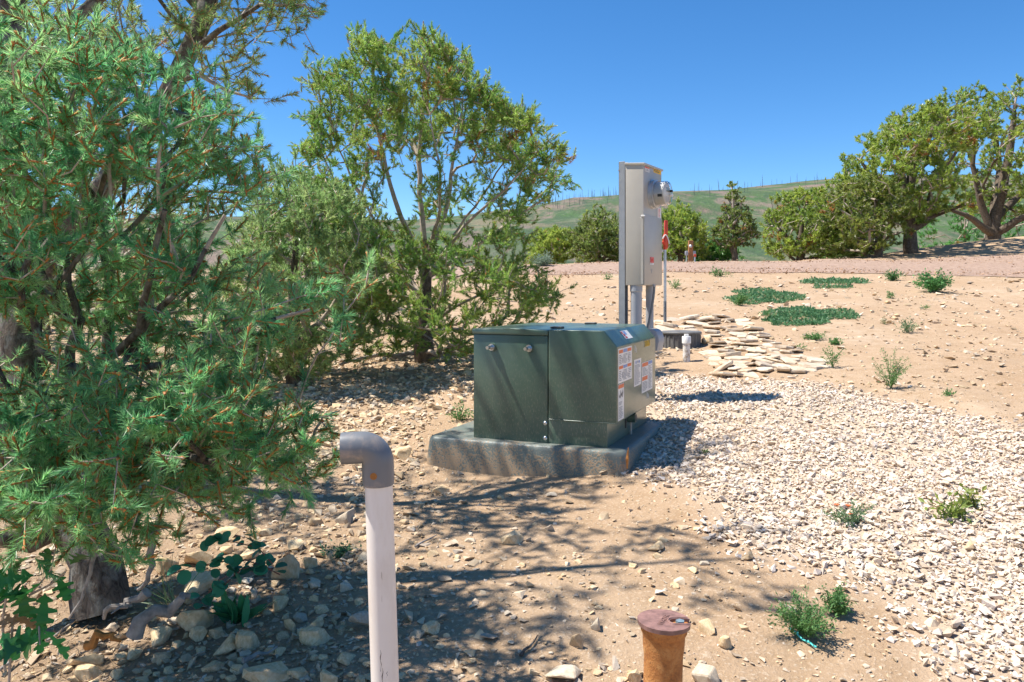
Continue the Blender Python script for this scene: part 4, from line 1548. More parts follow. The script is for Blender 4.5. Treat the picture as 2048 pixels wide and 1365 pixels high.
def sticker(parent, name, y0, y1, z0, z1, x, items, label=None):
    """paper label on the face x = const; items: (kind, y0,y1,z0,z1) as fractions"""
    bm = bmesh.new()
    mats = [M['white'], M['orange'], M['blue'], M['ink'], M['greyink'], M['red'], M['yellow']]
    idx = dict(white=0, orange=1, blue=2, ink=3, grey=4, red=5, yellow=6)

    def quad(a, b_, c, d, xx, mi):
        f = bm.faces.new([bm.verts.new((xx, a, c)), bm.verts.new((xx, b_, c)), bm.verts.new((xx, b_, d)), bm.verts.new((xx, a, d))])
        f.material_index = mi
    quad(y0, y1, z0, z1, x + 0.0012, 0)
    for it in items:
        k, a, b_, c, d = it
        quad(y0 + (y1 - y0) * a, y0 + (y1 - y0) * b_, z0 + (z1 - z0) * c, z0 + (z1 - z0) * d, x + 0.0022, idx[k])
    me = bpy.data.meshes.new(name)
    bm.normal_update()
    bm.to_mesh(me)
    bm.free()
    for q in mats:
        me.materials.append(q)
    o = link(bpy.data.objects.new(name, me), parent)
    if label:
        o['label'] = label
    return o


def lines(a, b_, c, d, n, k='grey', seed=0, frac=0.5):
    rr = random.Random(seed)
    out = []
    for i in range(n):
        z = d - (d - c) * (i + 0.2) / n
        out.append((k, a, a + (b_ - a) * rr.uniform(0.6, 1.0), z - (d - c) / n * frac, z))
    return out


def transformer():
    root = empty('transformer_cabinet', T_ORG, ANG, 'dark green metal transformer cabinet with warning stickers on its pad', 'transformer')
    D_ = 0.97
    # tank half with its own lid
    bm = bmesh.new()
    b_box(bm, 0, 0.484, 0.0, D_, 0, 0.632, 0.006)
    bm_obj('tank', bm, M['cabinet'], root, True)
    bm = bmesh.new()
    b_prism(bm, [(-0.006, 0.634), (0.487, 0.634), (0.487, 0.666), (0.24, 0.672), (-0.006, 0.666)], -0.008, D_ + 0.008, 0.005)
    lid = bm_obj('tank_lid', bm, M['cabinet'], root, True)
    # sill below the hood
    bm = bmesh.new()
    b_box(bm, 0.486, 0.846, 0.004, D_ - 0.004, 0, 0.160, 0.005)
    bm_obj('sill', bm, M['cabinet'], root, True)
    # hood
    bm = bmesh.new()
    b_prism(bm, [(0.491, 0.142), (0.906, 0.142), (0.906, 0.580), (0.829, 0.670), (0.491, 0.670)], -0.007, D_ + 0.010, 0.008, 3)
    bm_obj('hood', bm, M['cabinet'], root, True)
    # rolled drip edge on the hood rim
    bm = bmesh.new()
    b_box(bm, 0.494, 0.909, -0.0095, -0.0062, 0.139, 0.146, 0.001, 1)
    bm_obj('drip_edge', bm, M['cabinet'], root)
    # hinges on top of the joint
    for y in (0.12, 0.80):
        bm = bmesh.new()
        b_box(bm, 0.455, 0.530, y, y + 0.05, 0.669, 0.682, 0.003, 1)
        bm_obj('hinge', bm, M['black'], root)
    # bushing studs with washer and nut on the visible side
    for x in (0.128, 0.372):
        z = 0.557
        bm = bmesh.new()
        b_tube(bm, [(x, 0.01, z), (x, -0.016, z)], [0.026, 0.024], 20)
        boss = bm_obj('stud_boss', bm, M['cabinet'], root, True)
        bm = bmesh.new()
        b_tube(bm, [(x, -0.014, z), (x, -0.020, z)], 0.021, 20)
        bm_obj('washer', bm, M['bolt'], boss, True)
        bm = bmesh.new()
        b_tube(bm, [(x, -0.020, z), (x, -0.040, z)], 0.0155, 6)
        bm_obj('nut', bm, M['bolt'], boss)
        bm = bmesh.new()
        b_tube(bm, [(x, -0.036, z), (x, -0.078, z)], 0.0100, 14)
        bm_obj('stud', bm, M['bolt'], boss, True)
    # sill bolts
    for x, z in ((0.470, 0.118), (0.470, 0.030)):
        bm = bmesh.new()
        b_tube(bm, [(x, 0.004, z), (x, -0.006, z), (x, -0.010, z)], [0.012, 0.012, 0.007], 14)
        bm_obj('carriage_bolt', bm, M['bolt'], root, True)
    # locking bolt and padlock hasp on the sticker side
    bm = bmesh.new()
    b_box(bm, 0.842, 0.852, 0.395, 0.415, 0.05, 0.150, 0.001, 1)
    bm_obj('hasp_plate', bm, M['black'], root)
    bm = bmesh.new()
    b_tube(bm, [(0.84, 0.475, 0.105), (0.895, 0.475, 0.105)], 0.030, 18)
    lk = bm_obj('lock_cup', bm, M['cabinet'], root, True)
    bm = bmesh.new()
    b_tube(bm, [(0.893, 0.475, 0.105), (0.8962, 0.475, 0.105)], 0.022, 18)
    bm_obj('lock_recess', bm, M['black'], lk, True)
    bm = bmesh.new()
    b_box(bm, 0.858, 0.868, 0.468, 0.486, 0.0, 0.075, 0.001, 1)
    bm_obj('seal_tag', bm, M['grey'], root)
    # stickers
    X = 0.906
    hdr = [('orange', .05, .33, .86, .955), ('blue', .36, .63, .86, .955), ('orange', .66, .95, .86, .955),
           ('orange', .05, .33, .40, .49), ('blue', .36, .63, .40, .49), ('orange', .66, .95, .40, .49)]
    hdr += lines(.06, .28, .53, .82, 6, 'grey', 1) + lines(.36, .66, .53, .82, 8, 'grey', 2) + lines(.72, .95, .53, .82, 6, 'grey', 3)
    hdr += lines(.06, .28, .05, .36, 6, 'grey', 4) + lines(.36, .66, .05, .36, 8, 'grey', 5) + lines(.72, .95, .05, .36, 6, 'grey', 6)
    hdr += [('ink', .30, .33, .56, .72), ('ink', .70, .72, .60, .75), ('ink', .30, .33, .12, .3), ('ink', .68, .70, .08, .22)]
    sticker(root, 'warning_sticker', 0.012, 0.325, 0.368, 0.566, X, hdr, 'two-panel warning sticker with orange and blue headings')
    s2 = [('orange', .04, .96, .88, .985)] + lines(.1, .85, .42, .52, 3, 'grey', 9, .5) + lines(.1, .85, .05, .38, 8, 'grey', 10)
    rr = random.Random(4)
    # jagged figure of the shock pictogram
    for i in range(9):
        a = .18 + .07 * i
        c = .60 + .10 * rr.random()
        s2.append(('ink', a, a + .06, c, c + .06 + .09 * rr.random()))
    sticker(root, 'shock_sticker', 0.012, 0.140, 0.154, 0.362, X, s2, 'narrow sticker with a black shock figure under an orange heading')
    s3 = [('blue', .2, .34, .84, .93), ('grey', .42, .56, .86, .93), ('blue', .62, .8, .84, .93)] + lines(.08, .92, .05, .80, 17, 'grey', 12)
    sticker(root, 'instruction_sticker', 0.378, 0.562, 0.308, 0.474, X, s3, 'plain white sticker full of fine print')
    s4 = [('orange', .04, .56, .86, .98), ('blue', .6, .97, .88, .98), ('orange', .04, .52, .40, .53)]
    s4 += lines(.06, .45, .56, .84, 7, 'grey', 14) + lines(.6, .95, .05, .85, 17, 'grey', 15) + lines(.06, .48, .05, .37, 7, 'grey', 16) + [('ink', .46, .49, .56, .74), ('ink', .44, .47, .1, .34)]
    sticker(root, 'caution_sticker', 0.576, 0.880, 0.244, 0.438, X, s4, 'wide sticker with two orange headings')
    text_mesh('cabinet_number', '310061', 0.058, M['yellow'], root, (X + 0.001, 0.655, 0.535), (math.pi / 2, 0, math.pi / 2), 0.0005, 'LEFT', 0, 0.92)
    # faint hand marks
    for i, (y, z) in enumerate(((0.40, 0.515), (0.72, 0.19))):
        bm = bmesh.new()
        for k in range(3):
            b_box(bm, X, X + 0.0012, y + k * 0.022, y + k * 0.022 + 0.006, z + 0.012 * (k % 2), z + 0.05 - 0.01 * k)
        bm_obj('chalk_mark', bm, M['white'], root)
    # small flag sticker on the slanted edge
    a = math.atan2(0.580 - 0.670, 0.906 - 0.829)
    fl = empty('tmp', (0, 0, 0))
    bpy.data.objects.remove(fl)
    u = Vector((0.906 - 0.829, 0, 0.580 - 0.670)).normalized()
    nrm = Vector((-u.z, 0, u.x))
    o0 = Vector((0.829, 0.275, 0.670)) + u * 0.022 + nrm * 0.0015

    def on_slope(name, s0, s1, y0, y1, mat, lift):
        bm = bmesh.new()
        q = [o0 + u * s + Vector((0, y, 0)) + nrm * lift for s, y in ((s0, y0), (s1, y0), (s1, y1), (s0, y1))]
        bm.faces.new([bm.verts.new(p) for p in q])
        return bm_obj(name, bm, mat, root)
    fs = on_slope('flag_sticker', 0.0, 0.062, 0.0, 0.17, M['white'], 0)
    fs['label'] = 'small worn flag sticker with blue corner and red bars'
    for nm, s0, s1, y0, y1, mt in (('blue_corner', 0.004, 0.03, 0.05, 0.10, 'blue'), ('red_bar', 0.004, 0.022, 0.005, 0.03, 'red'), ('red_bar', 0.024, 0.04, 0.015, 0.045, 'red'), ('red_bar', 0.044, 0.056, 0.02, 0.06, 'red')):
        o = on_slope(nm, s0, s1, y0, y1, M[mt], 0.0008)
        o.parent = fs

    # pad, a thing of its own under the cabinet
    pr = empty('transformer_pad', T_ORG, ANG, 'grey-green moulded transformer pad with mud splashed along its foot', 'equipment pad')
    bm = bmesh.new()
    x0, x1, y0, y1, h = -0.29, 0.97, -0.075, 1.13, 0.24
    n = 8
    out = []

    def rr_ring(inset, z, rad):
        pts = []
        for cx, cy, a0 in ((x1 - rad - inset, y1 - rad - inset, 0), (x0 + rad + inset, y1 - rad - inset, 90), (x0 + rad + inset, y0 + rad + inset, 180), (x1 - rad - inset, y0 + rad + inset, 270)):
            for k in range(n + 1):
                a = math.radians(a0 + 90 * k / n)
                pts.append(bm.verts.new((cx + rad * math.cos(a), cy + rad * math.sin(a), z)))
        return pts
    rings = [rr_ring(-0.02, -h, 0.06), rr_ring(0.0, -0.03, 0.06), rr_ring(0.004, -0.014, 0.06), rr_ring(0.014, -0.003, 0.05), rr_ring(0.03, 0.0, 0.04)]
    for a_, b_ in zip(rings[:-1], rings[1:]):
        for k in range(len(a_)):
            bm.faces.new((a_[k], a_[(k + 1) % len(a_)], b_[(k + 1) % len(a_)], b_[k]))
    bm.faces.new(rings[-1])
    bm.faces.new(rings[0][::-1])
    body = bm_obj('pad_body', bm, M['pad'], pr, True)
    bm = bmesh.new()
    for k in range(4):
        pass
    b_tube(bm, [(0.98, -0.07, -0.09), (0.985, -0.085, -0.03), (0.99, -0.08, 0.03)], [0.004, 0.009, 0.002], 5)
    st = bm_obj('dry_leaf', bm, M['rot'], None)
    st.matrix_world = Matrix.Translation(T_ORG) @ Matrix.Rotation(ANG, 4, 'Z')
    tag(st, 'dry curled brown leaf leaning on the pad corner', 'leaf')


transformer()


# ------------------------------------------------------------------ electric meter pedestal
def pedestal():
    ang = math.atan2(-0.52, 0.854)              # local x = outward normal of the meter side
    c, s = math.cos(ang), math.sin(ang)
    near = W(1287, HOR, 5.8)
    root = empty('meter_pedestal', (near.x, near.y, 0), ang, 'tall grey meter pedestal with round glass electric meter behind the green cabinet', 'meter pedestal')

    def wz(py, d=5.8):
        return CAMZ + (HOR - py) / F * d
    zb, zt = wz(571), wz(327)
    gz_ = float(ground_z(near.x, near.y))
    # cabinet
    bm = bmesh.new()
    b_box(bm, -0.144, 0, 0, 0.376, zb, zt, 0.004)
    bm_obj('cabinet', bm, M['grey'], root, True)
    bm = bmesh.new()
    b_prism(bm, [(-0.150, zt + 0.001), (0.012, zt - 0.012), (0.012, zt + 0.004), (-0.150, zt + 0.016)], -0.008, 0.384, 0.002, 1)
    bm_obj('cap', bm, M['grey'], root)
    zs = wz(430)
    bm = bmesh.new()
    b_box(bm, 0.0005, 0.006, 0.004, 0.372, zb + 0.004, zs, 0.002)
    door = bm_obj('lower_cover', bm, M['grey'], root, True)
    bm = bmesh.new()
    b_box(bm, -0.018, 0.013, -0.006, -0.001, zs - 0.012, zs - 0.002, 0.001, 1)
    bm_obj('cover_clip', bm, M['white'], door)
    bm = bmesh.new()
    b_box(bm, 0.0062, 0.018, 0.17, 0.205, zb - 0.012, zb + 0.006, 0.002, 1)
    bm_obj('latch', bm, M['grey_dark'], door)
    # corner seam strip of the visible side
    bm = bmesh.new()
    b_box(bm, -0.020, -0.002, -0.0018, -0.0004, zb + 0.01, zs - 0.02, 0.0004, 1)
    bm_obj('edge_strip', bm, M['grey'], root)
    # strut post
    bm = bmesh.new()
    zt2 = zt + 0.028
    for a, b_, y0, y1 in ((-0.199, -0.195, 0.0, 0.06), (-0.199, -0.149, 0.0, 0.004), (-0.199, -0.149, 0.056, 0.06)):
        b_box(bm, a, b_, y0, y1, gz_ - 0.3, zt2, 0.0008, 1)
    bm_obj('strut_post', bm, M['grey_dark'], root)
    bm = bmesh.new()
    b_tube(bm, [(-0.197, -0.0005, wz(337)), (-0.197, -0.003, wz(337))], 0.004, 8)
    bm_obj('rust_spot', bm, M['rust'], root)
    # conduits down into the ground
    bm = bmesh.new()
    b_tube(bm, [(-0.078, 0.05, zb + 0.01), (-0.078, 0.05, gz_ - 0.3)], 0.042, 24)
    cd = bm_obj('conduit', bm, M['conduit'], root, True)
    bm = bmesh.new()
    b_tube(bm, [(-0.078, 0.05, zb + 0.0), (-0.078, 0.05, zb - 0.045), (-0.078, 0.05, zb - 0.05)], [0.047, 0.047, 0.043], 24)
    bm_obj('coupling', bm, M['conduit'], cd, True)
    bm = bmesh.new()
    b_tube(bm, [(-0.045, 0.24, zb + 0.01), (-0.045, 0.24, gz_ - 0.3)], 0.030, 20)
    bm_obj('conduit', bm, M['conduit'], root, True)
    # cable
    bm = bmesh.new()
    pts = []
    a = Vector((0.010, 0.19, zb + 0.01))
    for t in np.linspace(0, 1, 14):
        pts.append((0.012 - 0.10 * t ** 1.6, 0.19 - 0.14 * t ** 1.5, zb - 0.62 * t))
    b_tube(bm, pts, 0.010, 8)
    bm_obj('cable', bm, M['cable'], root, True)
    # grey junction box on the conduit, beside the transformer
    bm = bmesh.new()
    zj = wz(707)
    zj1 = wz(660)
    prof = [(-0.02, zj)] + [(0.055, zj + 0.01)] + [(0.070 - 0.055 * (1 - math.cos(t)), zj + (zj1 - zj) * (0.45 + 0.55 * math.sin(t))) for t in np.linspace(0, math.pi / 2, 7)] + [(-0.02, zj1)]
    b_prism(bm, prof, 0.13, 0.25, 0.005, 2)
    bm_obj('junction_box', bm, M['conduit'], root, True)
    # meter
    yc, zc = 0.186, wz(389, 5.96)
    bm = bmesh.new()
    b_lathe(bm, [(0.112, 0.0), (0.112, 0.006), (0.104, 0.008), (0.104, 0.030), (0.108, 0.034), (0.096, 0.038)], 40, 'x', (0.0005, yc, zc))
    mt = bm_obj('meter', bm, M['galv'], root, True)
    bm = bmesh.new()
    b_lathe(bm, [(0.084, 0.036), (0.084, 0.112), (0.078, 0.116)], 36, 'x', (0, yc, zc))
    bm_obj('meter_body', bm, M['meterface'], mt, True)
    bm = bmesh.new()
    prof = [(0.096, 0.037), (0.094, 0.06), (0.092, 0.118), (0.086, 0.128), (0.074, 0.132), (0.070, 0.130), (0.083, 0.124), (0.089, 0.116), (0.090, 0.06), (0.092, 0.0375)]
    n = 40
    rings = [[bm.verts.new((h, yc + r * math.cos(2 * math.pi * k / n), zc + r * math.sin(2 * math.pi * k / n))) for k in range(n)] for r, h in prof]
    for a_, b_ in zip(rings, rings[1:] + rings[:1]):
        for k in range(n):
            bm.faces.new((a_[k], a_[(k + 1) % n], b_[(k + 1) % n], b_[k]))
    bm_obj('glass_cover', bm, M['glass'], mt, True)
    bm = bmesh.new()
    b_box(bm, 0.1155, 0.1185, yc - 0.035, yc + 0.035, zc + 0.012, zc + 0.045, 0.001, 1)
    bm_obj('display', bm, M['screen'], mt)
    for i in range(5):
        bm = bmesh.new()
        b_box(bm, 0.1155, 0.1172, yc - 0.045, yc + 0.045, zc - 0.030 - 0.009 * i, zc - 0.026 - 0.009 * i)
        bm_obj('print_line', bm, M['greyink'], mt)
    for dy, dz in ((0.045, 0.02), (0.05, -0.01)):
        bm = bmesh.new()
        b_tube(bm, [(0.122, yc + dy, zc + dz), (0.142, yc + dy, zc + dz)], 0.010, 12)
        bm_obj('button', bm, M['black'] if dz > 0 else M['white'], mt, True)
    # black nameplate on the near side of the can
    bm = bmesh.new()
    al = math.radians(180 + 8)
    rr = 0.0855
    for k in range(6):
        a0, a1 = al + 0.04 * k, al + 0.04 * (k + 1)
        q = [(0.07, yc + rr * math.cos(a0), zc + rr * math.sin(a0)), (0.105, yc + rr * math.cos(a0), zc + rr * math.sin(a0)), (0.105, yc + rr * math.cos(a1), zc + rr * math.sin(a1)), (0.07, yc + rr * math.cos(a1), zc + rr * math.sin(a1))]
        bm.faces.new([bm.verts.new(p) for p in q])
    bm_obj('nameplate', bm, M['black'], mt)
    # stickers on the front
    z1, z0 = wz(334, 5.85), wz(344, 5.85)
    sticker(root, 'hazard_sticker', 0.022, 0.115, z0, z1, 0.0005, [('red', .02, .5, .72, .98), ('orange', .52, .98, .72, .98), ('ink', .44, .50, .15, .6)] + lines(.55, .9, .1, .6, 4, 'grey', 3) + lines(.06, .36, .1, .6, 4, 'grey', 5), 'small sticker with red and orange heading')
    zy0, zy1 = wz(348, 6.05), wz(336.5, 6.05)
    bm = bmesh.new()
    b_box(bm, 0.0, 0.0012, 0.205, 0.368, zy0, zy1)
    pl = bm_obj('number_plate', bm, M['yellow'], root)
    text_mesh('digits', 'A5057', 0.046, M['ink'], pl, (0.0016, 0.211, zy0 + 0.006), (math.pi / 2, 0, math.pi / 2), 0.0003, 'LEFT', 0, 1.0)
    z1, z0 = wz(415, 6.05), wz(437.5, 6.05)
    sticker(root, 'vertical_sticker', 0.285, 0.362, z0, z1, 0.0005, lines(.25, .75, .1, .9, 7, 'red', 6, .45), 'narrow upright white sticker under the meter')
    z1, z0 = wz(514, 5.9), wz(530, 5.9)
    sticker(root, 'danger_sticker', 0.115, 0.190, z0, z1, 0.0060, [('red', .02, .98, .26, .98)] + lines(.12, .88, .32, .92, 3, 'white', 8, .3) + lines(.1, .9, .05, .22, 2, 'grey', 7), 'small red and white sticker low on the cover')
    text_mesh('embossed_mark', 'V', 0.05, M['grey_dark'], root, (0.0063, 0.13, wz(547, 5.9)), (math.pi / 2, 0, math.pi / 2), 0.0004)


pedestal()


# ------------------------------------------------------------------ white vent pipe with grey elbow
def vent_pipe():
    d = 1.70
    top, bot = W(757, 966, d), W(770, 1365, d)
    dirn = (bot - top).normalized()
    foot = top + dirn * ((float(ground_z(top.x, d)) - 0.15 - top.z) / dirn.z)
    root = empty('vent_pipe', (foot.x, foot.y, foot.z), 0, 'white plastic vent pipe with grey elbow standing up in the foreground', 'pipe')
    o = Vector(foot)
    bm = bmesh.new()
    b_tube(bm, [Vector((0, 0, 0)), top - o + Vector((0, 0, 0.01))], 0.0302, 40)
    bm_obj('pipe', bm, M['pvc'], root, True)
    # dark drip stain running down the front
    for (ya, yb, dx, rr_) in ((1288, 1330, -2.0, 0.0011), (1322, 1375, 0.5, 0.0016), (1330, 1342, 9, 0.001)):
        pts = []
        for k in range(7):
            py = ya + (yb - ya) * k / 6
            q = W(757 + (py - 966) * 13 / 399 + dx + 1.2 * math.sin(k * 1.9), py, d)
            off = (q.x - (top + dirn * ((q.z - top.z) / dirn.z)).x)
            pts.append(Vector((q.x, d - math.sqrt(max(1e-6, 0.0302 ** 2 - off ** 2)) + rr_ * 0.6, q.z)) - o)
        bm = bmesh.new()
        b_tube(bm, pts, [rr_ * (0.6 + 0.5 * ((k * 37) % 5) / 5) for k in range(7)], 6)
        bm_obj('drip_stain', bm, M['bark'], root, True)
    # elbow: socket up the pipe, quarter bend, socket to the left
    t = top - o
    up = -dirn
    left = Vector((-0.97, -0.10, 0.015)).normalized()
    left = (left - up * left.dot(up)).normalized()
    R = 0.034
    c0 = t + up * 0.045
    ctr = c0 + left * R
    path = [t - up * 0.004, t + up * 0.005, c0 - up * 0.002]
    rad = [0.0335, 0.0345, 0.0345]
    for k in range(0, 9):
        a = math.pi / 2 * k / 8
        path.append(ctr - left * R * math.cos(a) + up * R * math.sin(a))
        rad.append(0.0345)
    end = path[-1]
    path += [end + left * 0.035, end + left * 0.043]
    rad += [0.0345, 0.0340]
    bm = bmesh.new()
    b_tube(bm, path, rad, 40, caps=False)
    # open mouth: inner wall
    e = path[-1]
    b_tube(bm, [e, e - left * 0.001, e - left * 0.03], [0.0340, 0.0285, 0.0285], 40, caps=False)
    elb = bm_obj('elbow', bm, M['elbow'], root, True)
    bm = bmesh.new()
    h = t + up * 0.022 + Vector((0.0, -0.0346, 0)) + Vector((-0.004, 0.0, 0.0))
    b_tube(bm, [h + Vector((0, 0.004, 0)), h + Vector((0, -0.0006, 0))], 0.0075, 16)
    bm_obj('plug_mark', bm, M['rot'], elb, True)


vent_pipe()


# ------------------------------------------------------------------ rusty water valve box
def valve_box():
    c = W(1322, 1240, 2.15)
    g = float(ground_z(c.x, c.y))
    z0 = g - 0.12
    H = c.z - z0
    root = empty('water_valve_box', (c.x, c.y, z0), 0.0, 'rusty cast iron water valve box standing out of the dirt in the foreground', 'valve box')
    root.rotation_euler = (0.0, 0.02, 0)
    bm = bmesh.new()
    prof = [(0.053, 0.0), (0.053, H - 0.105), (0.0535, H - 0.095), (0.0565, H - 0.07), (0.058, H - 0.040), (0.060, H - 0.036), (0.063, H - 0.030), (0.064, H - 0.020), (0.066, H - 0.012), (0.066, H - 0.008)]
    b_lathe(bm, prof, 48)
    bm_obj('shaft', bm, M['rust'], root, True)
    # lid: disc with a keyhole notch towards the right rim
    bm = bmesh.new()
    n = 56
    Rl = 0.0725
    cx, cy, rn = 0.030, -0.008, 0.022

    def notch_dist(x, y):
        if x < cx:
            return math.hypot(x - cx, y - cy)
        return abs(y - cy)
    # outline: outer arc then the notch
    a_in = math.asin(max(-1, min(1, (cy + 0.016) / Rl)))
    a_out = math.asin((cy - 0.016) / Rl)
    outer = []
    for k in range(n + 1):
        a = a_in + (2 * math.pi - (a_in - a_out)) * k / n
        wob = 1 + 0.006 * math.sin(7 * a) + 0.005 * math.sin(13 * a + 1)
        outer.append((Rl * math.cos(a) * wob, Rl * math.sin(a) * wob))
    notch = []
    for k in range(15):
        a = -math.pi / 2 - math.pi * k / 14
        notch.append((cx + 0.016 * math.cos(a), cy + 0.016 * math.sin(a)))
    loop = outer + notch
    tp = [bm.verts.new((x, y, H)) for x, y in loop]
    bt = [bm.verts.new((x * 0.985, y * 0.985, H - 0.012)) for x, y in loop]
    from mathutils.geometry import tessellate_polygon
    tris = tessellate_polygon([[Vector((x, y, 0)) for x, y in loop]])
    for t in tris:
        bm.faces.new([tp[i] for i in t])
        bm.faces.new([bt[i] for i in t][::-1])
    for i in range(len(loop)):
        j = (i + 1) % len(loop)
        bm.faces.new((bt[i], bt[j], tp[j], tp[i]))
    lid = bm_obj('lid', bm, M['lidrust'], root)
    # raised horseshoe lip around the notch
    bm = bmesh.new()
    pts = [(0.066, cy - 0.021), (cx, cy - 0.021)] + [(cx + 0.021 * math.cos(-math.pi / 2 - math.pi * k / 10), cy + 0.021 * math.sin(-math.pi / 2 - math.pi * k / 10)) for k in range(1, 10)] + [(cx, cy + 0.021), (0.066, cy + 0.021)]
    b_tube(bm, [(x, y, H + 0.0005) for x, y in pts], 0.0032, 6)
    bm_obj('lip', bm, M['lidrust'], lid, True)
    bm = bmesh.new()
    b_tube(bm, [(cx + 0.012, cy - 0.004, H - 0.010), (cx + 0.012, cy - 0.004, H + 0.004)], 0.0125, 5)
    bm_obj('pentagon_bolt', bm, M['bluesteel'], lid)
    text_mesh('raised_letters', 'WATER', 0.021, M['lidrust'], lid, (-0.012, -0.036, H + 0.0002), (0, 0, math.radians(62)), 0.0016)


valve_box()


# ------------------------------------------------------------------ yard hydrant
def hydrant():
    p = GP(1330, 653)
    d = p.y
    k = d / F
    root = empty('yard_hydrant', p, math.radians(10), 'red-handled yard hydrant on a thin galvanised pipe beside the meter pedestal', 'hydrant')
    top = (653 - 498) * k
    bm = bmesh.new()
    b_tube(bm, [(0, 0, -0.1), (0, 0, top)], 2.9 * k, 14)
    bm_obj('riser', bm, M['galv'], root, True)
    bm = bmesh.new()
    b_tube(bm, [(0, 0, 0.0), (0, 0, 50 * k)], 3.1 * k, 14)
    bm_obj('pipe_wrap', bm, plain('wrapped_tape', (0.16, 0.18, 0.20), 0.7, 0, 0.8, 60), root, True)
    h0 = top
    # head casting
    bm = bmesh.new()
    b_lathe(bm, [(3.0 * k, h0 - 2 * k), (3.6 * k, h0 + 2 * k), (4.4 * k, h0 + 10 * k), (5.0 * k, h0 + 18 * k), (4.4 * k, h0 + 26 * k), (2.4 * k, h0 + 30 * k)], 16)
    b_tube(bm, [(0, 0, h0 + 14 * k), (-7 * k, 0, h0 + 12 * k), (-9 * k, 0, h0 + 8 * k)], [2.6 * k, 2.6 * k, 2.4 * k], 10)
    bm_obj('head', bm, M['redpaint'], root, True)
    bm = bmesh.new()
    b_tube(bm, [(-8.5 * k, 0, h0 + 8.5 * k), (-9 * k, 0, h0 + 3 * k)], 2.5 * k, 10)
    bm_obj('spout_collar', bm, M['yellow'], root, True)
    bm = bmesh.new()
    b_tube(bm, [(-9 * k, 0, h0 + 3.5 * k), (-9.2 * k, 0, h0 - 2 * k)], 3.2 * k, 10)
    bm_obj('hose_thread', bm, M['black'], root, True)
    bm = bmesh.new()
    b_tube(bm, [(-5 * k, 0, h0 - 2 * k), (-9 * k, 0, h0 - 8 * k), (-10.5 * k, 0, h0 - 13 * k)], [1.8 * k, 3.0 * k, 1.2 * k], 8)
    bm_obj('white_rag', bm, M['white'], root, True)
    # lever, lifted upright
    bm = bmesh.new()
    b_box(bm, -1.2 * k, 5.6 * k, -2.4 * k, 2.4 * k, h0 + 26 * k, h0 + 57 * k, 1.2 * k, 2)
    b_tube(bm, [(3 * k, 0, h0 + 26 * k), (4 * k, 0, h0 + 6 * k), (3.5 * k, 0, h0)], [2.6 * k, 2.8 * k, 2.0 * k], 8)
    bm_obj('lever', bm, M['redpaint'], root, True)
    bm = bmesh.new()
    pts = []
    for t in np.linspace(0, 1, 16):
        pts.append((-6 * k + 14 * k * t, -3.5 * k, h0 + 20 * k + 10 * k * math.sin(t * 3.0) - 12 * k * t * t))
    b_tube(bm, pts, 1.3 * k, 6)
    bm_obj('chain', bm, M['white'], root, True)


hydrant()


# ------------------------------------------------------------------ round lid, clean-out pipe, distant post, strip
def round_lid():
    p = GP(1362, 692)
    k = p.y / F
    R = 38 * k
    root = empty('septic_riser', (p.x, p.y, p.z - 0.05), 0, 'low round dusty black riser with flat lid among the stones', 'riser lid')
    H = 26 * k + 0.05
    bm = bmesh.new()
    b_lathe(bm, [(R, 0), (R * 0.985, H * 0.93), (R * 0.97, H * 0.94)], 48)
    bm_obj('riser', bm, M['lid'], root, True)
    for i in range(26):
        a = math.pi * 2 * i / 26
        bm = bmesh.new()
        b_box(bm, -0.006, 0.006, -0.004, 0.007, 0, H * 0.9, 0.001, 1)
        o = bm_obj('rib', bm, M['lid'], root)
        o.location = (R * 0.99 * math.cos(a), R * 0.99 * math.sin(a), 0)
        o.rotation_euler = (0, 0, a - math.pi / 2)
    bm = bmesh.new()
    b_lathe(bm, [(R * 1.0, H * 0.94), (R * 1.06, H * 0.95), (R * 1.07, H * 1.03), (R * 1.03, H * 1.08), (R * 0.4, H * 1.13)], 48)
    bm_obj('lid', bm, M['lid'], root, True)
    put_rock(1398, 668, 1428, 692, 'ochre block right against the round black lid', ROCKS[2])


round_lid()


def cleanout():
    p = GP(1373, 723)
    k = p.y / F
    root = empty('cleanout_pipe', (p.x, p.y, p.z), 0, 'short speckled white clean-out pipe with a square-topped cap in front of the round lid', 'pipe')
    m, nt, b = new_mat('dirty_pvc')
    co = coords(nt)
    c = ramp(nt, noise(nt, 26, 5, 0.7, co), [(0.42, (0.42, 0.33, 0.24)), (0.52, (0.74, 0.70, 0.65))])
    nt.links.new(c, b.inputs['Base Color'])
    b.inputs['Roughness'].default_value = 0.6
    bm = bmesh.new()
    b_tube(bm, [(0, 0, -0.15), (0, 0, 40 * k)], 7.2 * k, 20)
    bm_obj('pipe', bm, m, root, True)
    bm = bmesh.new()
    b_lathe(bm, [(8.9 * k, 36 * k), (8.9 * k, 49 * k), (8.2 * k, 50 * k)], 24)
    cap = bm_obj('cap', bm, M['white'], root, True)
    bm = bmesh.new()
    b_box(bm, -3.8 * k, 3.8 * k, -3.8 * k, 3.8 * k, 49.5 * k, 54.5 * k, 0.6 * k, 1)
    bm_obj('square_plug', bm, M['white'], cap)


cleanout()


